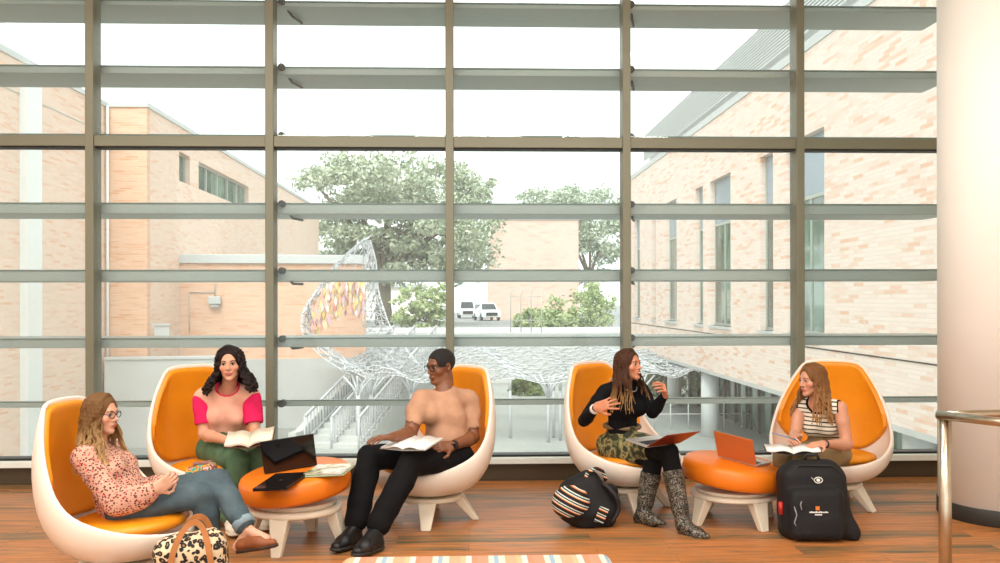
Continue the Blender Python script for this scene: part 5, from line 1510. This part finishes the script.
hair_locks(H, rt, hm, 0.31, 96, 9, 0.0075, 15, 1.3, 124, r1=0.0032, fwdpush=0.085)
bm = nb()
for q, rr, tt in (('a', 0.030, 0.95), ('a', 0.031, 0.88)):
    c = J['el' + q].lerp(J['wr' + q], tt) - rt.location; d = (J['wr' + q] - J['el' + q]).normalized(); x, y, _ = frame_from(d)
    tube(bm, [c + x * rr * math.cos(2 * math.pi * i / 18) + y * rr * math.sin(2 * math.pi * i / 18) for i in range(18)], 0.005, 6, closed=True)
bmobj('bracelet', bm, plain('white_beads', srgb(228, 218, 204), 0.4), rt)
bm = nb(); sx = (J['shb'] - J['sha']).normalized()
tube(bm, [D4.nb + D4.up * (0.03 - 0.06 * max(0, -math.cos(2 * math.pi * q / 26))) + sx * 0.074 * math.sin(2 * math.pi * q / 26) - D4.fw * 0.098 * math.cos(2 * math.pi * q / 26) - rt.location for q in range(26)], 0.0045, 6, closed=True)
bmobj('necklace', bm, plain('silver_chain', srgb(210, 206, 196), 0.3, 0.8), rt)

# ---- woman E ---------------------------------------------------------------------------
rt = figroot(828, 6.6, 'woman in a striped sleeveless top and khaki trousers, writing, at far right')
H = Head(Z(812, 380, 6.42), -72, -6, 0, 0.96)
J = dict(sha=Z(800, 407, 6.56), shb=Z(840, 408, 6.34), ela=Z(795, 436, 6.44), wra=Z(796, 440, 6.18), elb=Z(847, 445, 6.30), wrb=Z(823, 444, 6.06),
         hipa=Z(822, 452, 6.66), hipb=Z(836, 454, 6.52), kna=Z(784, 457, 6.24), knb=Z(803, 464, 6.06), ana=Z(789, 518, 6.42), anb=Z(806, 521, 6.14),
         toea=Z(786, 526, 6.22), heela=Z(791, 524, 6.46), toeb=Z(800, 533, 5.97), heelb=Z(808, 527, 6.2))
E5 = Fig(J, face_dir(-38, -10), H, 0.92)
lo, hi = E5.bounds(); F = Field(lo, hi, 0.0055)
head_sdf(F, H); E5.neck(F); E5.torso(F, -0.010)
for q in 'ab': E5.arm(F, q, 0.001); E5.leg(F, q, -0.012); E5.foot(F, q, -0.006)
hand_sdf(F, J['wra'], Z(788, 437, 6.06) - J['wra'], Vector((0.7, 0.3, -0.5)), 1, (45, 45, 30), 0.92, 0, 0.5)
hand_sdf(F, J['wrb'], Z(806, 446, 5.98) - J['wrb'], Vector((0.0, 0.2, -0.9)), 1, (8, 14, 10), 0.92)
lip = srgb(196, 104, 98)
body = finish(F, 'body', skin_mat('fair_skin_e', srgb(208, 150, 120), lip, masks_for(H, rt, lip, cheek=srgb(210, 126, 104))), rt)
eyes(H, rt, body, srgb(70, 84, 96), (0, -0.1), srgb(130, 96, 66))
def tank_mat():
    n = N('black_and_white_striped_jersey'); x, y, z = n.sep(n.co())
    st = n.math('LESS_THAN', n.math('FRACT', n.math('MULTIPLY', z, 34)), 0.30)
    c = n.mix(st, srgb(236, 226, 206), srgb(48, 42, 38)); n.set(c, 0.85); return n.m
F = Field(lo, hi, 0.006); E5.torso(F, 0.008, 0.03); F.folds(0.003, 40, 41)
F.ell(E5.nb + E5.fw * 0.06 + E5.up * 0.05, (0.085, 0.085, 0.085), None, 0.006, 'sub')
for q in 'ab':
    sx = (J['sh' + q] - E5.sm).normalized(); F.ell(J['sh' + q] + sx * 0.045 + E5.up * 0.0, (0.062, 0.075, 0.085), None, 0.004, 'sub')
tk = finish(F, 'striped_top', tank_mat(), rt)
F = Field(lo, hi, 0.0055); E5.torso(F, 0.012, 0.03); F.folds(0.003, 40, 41)
G = Field(lo, hi, 0.0055); G.ell(E5.nb + E5.fw * 0.06 + E5.up * 0.05, (0.092, 0.092, 0.092), None, 0.0)
for q in 'ab':
    sx = (J['sh' + q] - E5.sm).normalized(); G.ell(J['sh' + q] + sx * 0.045 + E5.up * 0.0, (0.069, 0.082, 0.092), None, 0.0)
K_ = Field(lo, hi, 0.0055); K_.ell(E5.nb + E5.fw * 0.06 + E5.up * 0.05, (0.083, 0.083, 0.083), None, 0.0)
for q in 'ab':
    sx = (J['sh' + q] - E5.sm).normalized(); K_.ell(J['sh' + q] + sx * 0.045 + E5.up * 0.0, (0.060, 0.073, 0.083), None, 0.0)
F.f = np.maximum(np.maximum(F.f, G.f), -K_.f)
finish(F, 'black_trim', M['blackcloth'], rt, keep=6, label='black neck and armhole trim')
F = Field(lo, hi, 0.006)
for q in 'ab': E5.leg(F, q, 0.010, 0.0, 1.92, 0.015, 0.016)
F.cone(E5.pel, E5.waist, 0.14, 0.12, 0.03); F.folds(0.0045, 50, 43)
finish(F, 'trousers', fabric('khaki_cotton', srgb(150, 128, 92), var=0.14), rt)
shoe('shoe', rt, J['ana'], J['heela'], J['toea'], M['cream_shoe'], M['cream_shoe'], 0.042)
shoe('shoe', rt, J['anb'], J['heelb'], J['toeb'], M['cream_shoe'], M['cream_shoe'], 0.042)
hm = hair_mat('light_brown_hair', H.c.z + 0.05, H.c.z - 0.36, srgb(124, 84, 48), srgb(182, 136, 86))
hair_locks(H, rt, hm, 0.29, 96, 12, 0.009, 20, 1.5, 122, r1=0.004, fwdpush=0.08)
bm = nb(); a_, b_ = J['elb'], J['wrb']; d = (b_ - a_).normalized(); c = a_.lerp(b_, 0.93) - rt.location
tube(bm, [c - d * 0.010, c + d * 0.010], 0.0295, 24); bmobj('wristwatch', bm, M['blackshoe'], rt)
bm = nb(); tube(bm, [H.p(0.084, -0.004, -0.034) - rt.location, H.p(0.086, -0.004, -0.048) - rt.location], 0.006, 8); bmobj('earring', bm, plain('dark_earring', srgb(60, 44, 40), 0.4), rt)
# ------------------------------------------------------------------ laptops, books and bags
def onplane(px, py, T):
    """where the line of sight through a pixel meets the plane of T, in T's own x, y"""
    o = Vector((0, 0, EYE)); d = W(px, py, 1.0) - o
    n_ = T.to_3x3() @ Vector((0, 0, 1)); c = T.translation
    h = o + d * ((c - o).dot(n_) / d.dot(n_)); return T.inverted() @ h
M['silver'] = plain('silver_laptop_metal', srgb(206, 204, 198), 0.35, 0.6, var=0.02)
M['copper'] = plain('silver_lid_orange_reflection', srgb(196, 124, 72), 0.35, 0.35, var=0.04)  # silver lid; the orange it reflects is put into its base colour
M['copperred'] = plain('red_brown_lid', srgb(140, 58, 34), 0.35, 0.35, var=0.04)
M['screen'] = plain('dark_display_glass', srgb(14, 14, 18), 0.08)
M['keys'] = plain('dark_keys', srgb(34, 34, 36), 0.5)
M['paper'] = plain('white_paper', srgb(240, 238, 230), 0.8, var=0.02)
M['cream'] = plain('cream_paper', srgb(238, 224, 196), 0.85, var=0.04, scale=40)
def laptop(label, Tw, wd, dp, angle, body, lid, label_lid=None):
    t = thing('laptop', label, 'laptop'); t.matrix_world = Tw; t.location = Tw.translation; t.rotation_euler = Tw.to_euler()
    bm = nb(); box(bm, -wd / 2, wd / 2, -dp, 0, 0.001, 0.014); bmobj('base', bm, body, t, bevel=0.004)
    kb = nb()
    for r in range(5):
        for c in range(13): box(kb, -wd * 0.43 + c * wd * 0.0665, -wd * 0.43 + c * wd * 0.0665 + wd * 0.055, -0.035 - r * 0.018, -0.022 - r * 0.018, 0.013, 0.0155)
    bmobj('keyboard', kb, M['keys'], t)
    bm = nb(); box(bm, -0.05, 0.05, -dp + 0.015, -dp + 0.075, 0.0135, 0.0148); bmobj('touchpad', bm, body, t)
    A = Matrix.Translation((0, 0, 0.012)) @ Matrix.Rotation(R(90 - angle), 4, 'X')   # angle between keyboard and display
    bm = nb(); box(bm, -wd / 2, wd / 2, 0.0, 0.007, 0.0, dp, A)
    l_ = bmobj('screen_lid', bm, lid, t, bevel=0.003, label=label_lid)
    bm = nb(); box(bm, -wd / 2 + 0.008, wd / 2 - 0.008, -0.0012, -0.0002, 0.012, dp - 0.008, A); bmobj('display', bm, M['screen'], l_)
    return t
def RZ(a): return Matrix.Rotation(R(a), 4, 'Z')
T0, T1 = OTOP
q = onplane(291, 470, T0)
laptop('open glossy black laptop standing at the back of the left ottoman', T0 @ Matrix.Translation((q.x, q.y, 0)) @ RZ(194), 0.33, 0.21, 100, M['black'], M['blackgloss'])
cs = [onplane(*p, T0) for p in ((252, 490), (284, 495.5), (310, 475.5), (279, 473))]
cc = sum(cs, Vector()) / 4; e = (cs[2] - cs[1]) + (cs[3] - cs[0]); an = math.degrees(math.atan2(e.y, e.x))
t = thing('laptop', 'closed matt black laptop lying flat in front of the open black one', 'laptop')
Tw = T0 @ Matrix.Translation((cc.x, cc.y, 0)) @ RZ(an); t.location = Tw.translation; t.rotation_euler = Tw.to_euler()
bm = nb(); box(bm, -0.155, 0.155, -0.11, 0.11, 0.001, 0.012); bmobj('base', bm, M['black'], t, bevel=0.003)
bm = nb(); box(bm, -0.155, 0.155, -0.11, 0.11, 0.0125, 0.02); l_ = bmobj('lid', bm, M['blackgloss'], t, bevel=0.003)
bm = nb(); tube(bm, [(0, 0, 0.0198), (0, 0, 0.0206)], 0.013, 20); bmobj('lid_emblem', bm, M['keys'], l_)
q = onplane(737, 462, T1)
laptop('open silver laptop with an orange reflection in its lid colour, standing on the right ottoman', T1 @ Matrix.Translation((q.x, q.y, 0)) @ RZ(136), 0.30, 0.21, 118, M['silver'], M['copper'], 'silver lid back with an orange reflection put into its colour')
p = Z(663, 446, 6.02)
laptop('silver laptop with a red-brown lid resting on the lap of the woman in black', Matrix.Translation(p) @ RZ(212) @ Matrix.Rotation(R(-6), 4, 'X'), 0.30, 0.21, 146, M['silver'], M['copperred'], 'red-brown lid back')

def open_book(label, name, cat, Tw, pw, ph, mat, cover, lift=0.02, ang=(8, 8), thick=0.010):
    t = thing(name, label, cat); t.location = Tw.translation; t.rotation_euler = Tw.to_euler()
    for sx, a in ((-1, ang[0]), (1, ang[1])):
        bm = nb(); rows = []
        for i in range(11):
            u = i / 10; x = sx * pw * u
            z = math.tan(R(a)) * pw * u + 0.016 * math.sin(min(1, u * 1.4) * math.pi) * (1 - 0.3 * u)
            rows.append([bm.verts.new((x, y, z + dz)) for y, dz in ((-ph / 2, 0), (ph / 2, 0), (ph / 2, thick), (-ph / 2, thick))])
        for A_, B_ in zip(rows, rows[1:]):
            for j in range(4): bm.faces.new((A_[j], A_[(j + 1) % 4], B_[(j + 1) % 4], B_[j])).smooth = (j in (0, 2))
        bm.faces.new(rows[0][::-1]); bm.faces.new(rows[-1])
        bmobj('pages', bm, mat, t)
        bm = nb(); rows = []
        for u, z in ((0, -0.004), (1.04, math.tan(R(a)) * pw * 1.04 - 0.002)):
            rows.append([bm.verts.new((sx * pw * u, y, z + dz)) for y, dz in ((-ph / 2 - 0.005, -0.003), (ph / 2 + 0.005, -0.003), (ph / 2 + 0.005, 0), (-ph / 2 - 0.005, 0))])
        for j in range(4): bm.faces.new((rows[0][j], rows[0][(j + 1) % 4], rows[1][(j + 1) % 4], rows[1][j]))
        bm.faces.new(rows[0][::-1]); bm.faces.new(rows[1]); bmobj('cover', bm, cover, t)
    return t
def page_mat(name, base, ink, rows=70, amt=0.35):
    n = N(name); x, y, z = n.sep(n.co())
    ln = n.math('LESS_THAN', n.math('FRACT', n.math('MULTIPLY', y, rows)), 0.42)
    nz = n.math('GREATER_THAN', n.noise(n.map(scale=(140, 20, 1)), 1.0, 1), 0.47)
    ms = n.math('MULTIPLY', n.math('MULTIPLY', ln, nz), n.math('LESS_THAN', n.math('ABSOLUTE', y), 0.085))
    n.set(n.mix(n.math('MULTIPLY', ms, amt), base, ink), 0.8); return n.m
M['print'] = page_mat('printed_page', srgb(240, 230, 206), srgb(120, 110, 96))
M['print2'] = page_mat('written_page', srgb(242, 240, 234), srgb(110, 110, 120), 60, 0.3)
open_book('open cream-paged book held by the woman with pink sleeves', 'open_book', 'book', Matrix.Translation(Z(250, 441, 5.94)) @ RZ(8) @ Matrix.Rotation(R(14), 4, 'X'), 0.15, 0.22, M['print'], plain('brown_cover', srgb(96, 60, 44), 0.6), ang=(5, 16), thick=0.014)
open_book('open white notebook on the lap of the man in the tan shirt', 'notebook', 'notebook', Matrix.Translation(Z(412, 444, 5.86)) @ RZ(-28) @ Matrix.Rotation(R(10), 4, 'X'), 0.165, 0.23, M['print2'], M['silver'], ang=(0, 4), thick=0.006)
open_book('open book with handwritten pages on the lap of the woman in the striped top', 'open_book', 'book', Matrix.Translation(Z(792, 451, 6.02)) @ RZ(-14) @ Matrix.Rotation(R(2), 4, 'X'), 0.17, 0.21, M['print2'], plain('black_cover', srgb(34, 32, 34), 0.5), ang=(4, 7), thick=0.010)
# magazines on the left ottoman
def cover_mat():
    n = N('magazine_cover'); v = n.co()
    c = n.ramp(n.noise(v, 12, 3, 0.6), [(0.35, srgb(92, 104, 62)), (0.48, srgb(196, 190, 160)), (0.6, srgb(234, 232, 224)), (0.75, srgb(120, 112, 84))]); n.set(c, 0.35); return n.m
q = onplane(330, 472, T0)
for i, (dz, a, c_, lb) in enumerate(((0.0, -12, plain('green_cover', srgb(110, 172, 96), 0.4), 'green-edged booklet under the picture magazine on the left ottoman'), (0.0125, -16, cover_mat(), 'picture magazine on top of the green booklet on the left ottoman'))):
    Tw = T0 @ Matrix.Translation((q.x, q.y, dz)) @ RZ(a)
    t = thing('magazine', lb, 'magazine'); t.location = Tw.translation; t.rotation_euler = Tw.to_euler()
    bm = nb(); box(bm, -0.125, 0.125, -0.095, 0.095, 0.0025, 0.0095); bmobj('pages', bm, M['paper'], t)
    bm = nb(); box(bm, -0.128, 0.128, -0.098, 0.098, 0.0097, 0.0112); box(bm, -0.128, 0.128, -0.098, 0.098, 0.0008, 0.0023); bmobj('cover', bm, c_, t)
# pen in the writing hand
t = thing('pen', 'slim blue-grey pen in the writing hand of the woman in the striped top', 'pen'); p0 = Z(790, 438, 6.05); t.location = p0
d = Z(772, 433, 6.0) - p0
bm = nb(); tube(bm, [-d * 0.35, d * 1.0], 0.0042, 8); bmobj('barrel', bm, plain('blue_grey_pen', srgb(120, 140, 170), 0.3), t)
bm = nb(); tube(bm, [-d * 0.35, -d * 0.46], [0.004, 0.0008], 8); bmobj('tip', bm, M['steel'], t)
# drinking straw / slim stick by the far-left woman's mouth

# ---- leopard tote ----
def leopard():
    n = N('leopard_print'); v = n.co(); w_ = n.n('VectorMath'); w_.operation = 'ADD'
    nz = n.n('TexNoise'); nz.inputs['Scale'].default_value = 18; n.l(v, nz.inputs['Vector']); m_ = n.n('VectorMath'); m_.operation = 'SCALE'; m_.inputs['Scale'].default_value = 0.035; n.l(nz.outputs['Color'], m_.inputs[0]); n.l(v, w_.inputs[0]); n.l(m_.outputs[0], w_.inputs[1])
    d = n.vor(w_.outputs[0], 38, 'F1'); g = n.noise(v, 60, 1)
    dd = n.math('ADD', d, n.math('MULTIPLY', n.math('SUBTRACT', g, 0.5), 0.16))
    c = n.ramp(dd, [(0.0, srgb(150, 104, 60)), (0.17, srgb(150, 104, 60)), (0.20, srgb(14, 12, 11)), (0.50, srgb(14, 12, 11)), (0.54, srgb(214, 190, 152)), (1, srgb(220, 200, 168))])
    n.set(c, 0.7); return n.m
M['leopard'] = leopard()
M['tan'] = plain('tan_leather', srgb(176, 112, 56), 0.5, var=0.1, scale=14)
b0 = Z(192, 560, 4.42); b0.z = 0
t = thing('tote_bag', 'leopard print tote bag with tan leather handles on the floor before the far-left woman', 'bag', b0, R(8))
F = Field((-0.24, -0.16, -0.02), (0.24, 0.16, 0.50), 0.006)
F.box((0, 0, 0.185), (0.160, 0.085, 0.185), None, 0.045, 0)
F.cone((-0.10, 0, 0.32), (0.09, 0, 0.36), 0.075, 0.065, 0.06)
F.cone((-0.16, 0, 0.10), (0.16, 0, 0.08), 0.09, 0.09, 0.05)
F.folds(0.006, 22, 3); F.plane((0, 0, 0.004), (0, 0, -1))
me = F.mesh('bag_body'); drop_specks(me); outward(me); link('bag_body', me, M['leopard'], t, True)
for y in (-0.085, 0.07):
    bm = nb(); pts = [(-0.085, y * 1.2, 0.09), (-0.08, y * 1.2, 0.30), (-0.035, y * 1.0, 0.43), (0.02, y * 0.8, 0.475), (0.065, y * 0.9, 0.44), (0.10, y * 1.2, 0.31), (0.125, y * 1.25, 0.08)]
    dn_ = [Vector(poly(pts, i / 30)) for i in range(31)]
    L_, Rr = [], []
    rows = []
    for i, pnt in enumerate(dn_):
        tn = (dn_[min(i + 1, 30)] - dn_[max(i - 1, 0)]).normalized(); sd = tn.cross(Vector((0, 1, 0))).normalized() * 0.014; oy = Vector((0, 0.003, 0))
        rows.append([bm.verts.new(pnt + sd - oy), bm.verts.new(pnt - sd - oy), bm.verts.new(pnt - sd + oy), bm.verts.new(pnt + sd + oy)])
    for A_, B_ in zip(rows, rows[1:]):
        for j in range(4): bm.faces.new((A_[j], A_[(j + 1) % 4], B_[(j + 1) % 4], B_[j]))
    bm.faces.new(rows[0][::-1]); bm.faces.new(rows[-1])
    bmobj('handle', bm, M['tan'], t, label='tan leather handle strap')

# ---- small knitted pouch on the chair edge ----
def knit():
    n = N('multicoloured_knit'); v = n.co()
    c = n.ramp(n.noise(v, 26, 1), [(0.36, srgb(70, 160, 150)), (0.44, srgb(236, 176, 50)), (0.52, srgb(150, 84, 74)), (0.6, srgb(226, 190, 180)), (0.68, srgb(70, 110, 80))], 'CONSTANT'); n.set(c, 0.9); n.bump(n.vor(v, 150), 0.8, 0.003); return n.m
p = Z(203, 470, 5.98)
t = thing('knitted_pouch', 'small multicoloured knitted pouch on the edge of the chair behind the crossed knees', 'pouch', p)
F = Field((-0.14, -0.1, -0.08), (0.14, 0.1, 0.1), 0.005); F.cone((-0.07, 0, -0.01), (0.05, 0.0, 0.01), 0.042, 0.045, 0.02); F.folds(0.006, 60, 9)
me = F.mesh('pouch_body'); outward(me); link('pouch_body', me, knit(), t, True)
F = Field((-0.14, -0.1, -0.05), (0.14, 0.1, 0.12), 0.005); F.cone((-0.05, -0.01, 0.042), (0.05, -0.01, 0.052), 0.014, 0.013, 0.01); F.folds(0.003, 120, 2)
me = F.mesh('rolled_scarf'); outward(me); link('drawstring_cuff', me, plain('dusty_mauve_wool', srgb(150, 104, 96), 0.9, var=0.2, scale=80), t, True)

# ---- black backpack, right ----
M['nylon'] = plain('black_nylon', srgb(9, 9, 11), 0.75, var=0.15, scale=20, bump=0.2, bscale=300)
M['nylon2'] = plain('charcoal_webbing', srgb(24, 24, 27), 0.6)
b0 = Z(816, 541, 5.80); b0.z = 0
t = thing('backpack', 'large plain black backpack standing upright against the far-right chair', 'backpack', b0, R(-4)); t.rotation_euler = (R(-7), 0, R(-4))
F = Field((-0.34, -0.22, -0.03), (0.34, 0.26, 0.60), 0.0065)
F.box((0, 0.05, 0.235), (0.215, 0.11, 0.235), None, 0.075, 0); F.box((0.0, 0.045, 0.38), (0.185, 0.10, 0.13), None, 0.09, 0.03)
F.box((-0.01, -0.055, 0.17), (0.175, 0.06, 0.165), None, 0.055, 0.02)
F.cone((0.16, 0.03, 0.10), (0.235, -0.01, 0.03), 0.07, 0.04, 0.05); F.cone((0.18, 0.05, 0.24), (0.235, 0, 0.06), 0.04, 0.04, 0.05)
F.folds(0.0035, 24, 5); F.plane((0, 0, 0.004), (0, 0, -1))
me = F.mesh('pack_body'); drop_specks(me); outward(me); link('pack_body', me, M['nylon'], t, True)
bm = nb(); tube(bm, [(-0.05, 0.03, 0.495), (-0.035, 0.02, 0.54), (0.035, 0.02, 0.54), (0.05, 0.03, 0.495)], 0.011, 10); bmobj('top_handle', bm, M['nylon2'], t)
bm = nb(); tube(bm, [(-0.15, -0.035, 0.335), (-0.11, -0.052, 0.385), (0, -0.06, 0.405), (0.11, -0.052, 0.385), (0.15, -0.035, 0.335)], 0.005, 8); tube(bm, [(-0.19, -0.02, 0.22), (-0.175, -0.045, 0.42), (-0.1, -0.045, 0.475), (0.1, -0.045, 0.475), (0.175, -0.045, 0.42), (0.2, -0.02, 0.22)], 0.005, 8); bmobj('zip', bm, M['nylon2'], t)
for pts in ([(-0.115, -0.115, 0.255), (-0.125, -0.121, 0.235), (-0.118, -0.121, 0.20)], [(-0.16, -0.105, 0.22), (-0.15, -0.118, 0.17), (-0.165, -0.112, 0.12), (-0.155, -0.11, 0.10)], [(0.125, -0.05, 0.41), (0.15, -0.045, 0.395)], [(-0.035, -0.070, 0.40), (-0.02, -0.075, 0.385)]):
    bm = nb(); tube(bm, pts, 0.004, 6); bmobj('zip_pull', bm, plain('grey_cord', srgb(150, 150, 150), 0.5), t)
bm = nb(); tube(bm, [(0.005 + 0.026 * math.cos(a), -0.082, 0.385 + 0.018 * math.sin(a)) for a in [2 * math.pi * i / 20 for i in range(20)]], 0.0028, 6, closed=True); tube(bm, [(0.005, -0.060, 0.385), (0.005, -0.086, 0.385)], 0.010, 14)
bmobj('round_emblem', bm, M['paper'], t, label='white oval emblem')
bm = nb(); box(bm, -0.030, -0.006, -0.121, -0.114, 0.20, 0.224); box(bm, -0.023, -0.013, -0.1222, -0.1205, 0.206, 0.218)
bmobj('orange_square_mark', bm, M['leather_deep'], t)
bm = nb(); x = -0.07
rs = random.Random(3)
for k_ in range(12):
    wv = rs.choice([0.006, 0.008, 0.007]); box(bm, x, x + wv, -0.1215, -0.116, 0.183, 0.183 + rs.choice([0.007, 0.010])); x += wv + 0.003
x = -0.035
for k_ in range(5): box(bm, x, x + 0.006, -0.1215, -0.116, 0.168, 0.176); x += 0.009
o = bmobj('white_lettering', bm, M['paper'], t); o['kind'] = 'stuff'
bm = nb(); tube(bm, [(-0.215, 0.0, 0.16), (-0.222, -0.01, 0.24)], 0.016, 8); bmobj('side_bottle_cap', bm, plain('red_plastic', srgb(190, 40, 30), 0.4), t)

# ---- striped backpack, left of the woman in black ----
b0 = Z(588, 522, 6.16); b0.z = 0
t = thing('backpack', 'slumped black backpack with woven rainbow-striped pocket, on the floor left of the boots', 'backpack', b0); 
F = Field((-0.30, -0.24, -0.03), (0.32, 0.30, 0.46), 0.0065)
Rq = np.array(Euler((R(-12), R(-28), 0)).to_matrix())
F.box((0.0, 0.06, 0.165), (0.155, 0.12, 0.19), Rq, 0.09, 0)
F.ell((-0.11, -0.02, 0.145), (0.115, 0.115, 0.115), None, 0.05); F.cone((0.10, 0.05, 0.06), (0.16, 0.06, 0.22), 0.07, 0.055, 0.05); F.cone((-0.06, 0.02, 0.09), (0.12, 0.0, 0.08), 0.09, 0.08, 0.05)
F.folds(0.006, 26, 11); F.plane((0, 0, 0.004), (0, 0, -1))
me = F.mesh('pack_body'); drop_specks(me); outward(me); link('pack_body', me, M['nylon'], t, True)
def serape():
    n = N('woven_rainbow_stripes'); x, y, z = n.sep(n.map(rot=(0, R(-26), 0)))
    u = n.math('FRACT', n.math('MULTIPLY', z, 21.0))
    c = n.ramp(u, [(0, srgb(20, 20, 22)), (0.28, srgb(232, 120, 40)), (0.40, srgb(238, 230, 214)), (0.52, srgb(30, 30, 34)), (0.66, srgb(70, 160, 166)), (0.74, srgb(236, 228, 210)), (0.84, srgb(24, 24, 26))], 'CONSTANT')
    n.set(c, 0.8); return n.m
M['serape'] = serape()
F = Field((-0.30, -0.24, -0.03), (0.32, 0.30, 0.46), 0.006)
F.ell((-0.120, -0.030, 0.170), (0.132, 0.122, 0.118), None, 0)
me = F.mesh('striped_pocket'); outward(me); link('striped_pocket', me, M['serape'], t, True, label='rainbow-striped woven front pocket')
bm = nb(); box(bm, -0.034, 0.034, -0.006, 0.006, -0.055, 0.055, Matrix.Translation((0.075, -0.125, 0.105)) @ Euler((R(10), R(20), R(10))).to_matrix().to_4x4()); bmobj('side_patch', bm, M['serape'], t, bevel=0.004)
bm = nb()
pts = [(-0.02, 0.0, 0.315), (0.0, -0.01, 0.37), (0.05, -0.01, 0.395), (0.10, 0.0, 0.375), (0.125, 0.02, 0.31)]
tube(bm, [poly(pts, i / 16) for i in range(17)], 0.013, 10); bmobj('top_handle', bm, M['serape'], t)
bm = nb(); pts = [(0.10, -0.02, 0.30), (0.18, -0.06, 0.22), (0.20, -0.05, 0.12), (0.15, -0.06, 0.04)]
tube(bm, [poly(pts, i / 16) for i in range(17)], 0.016, 10); bmobj('shoulder_strap', bm, M['nylon2'], t)
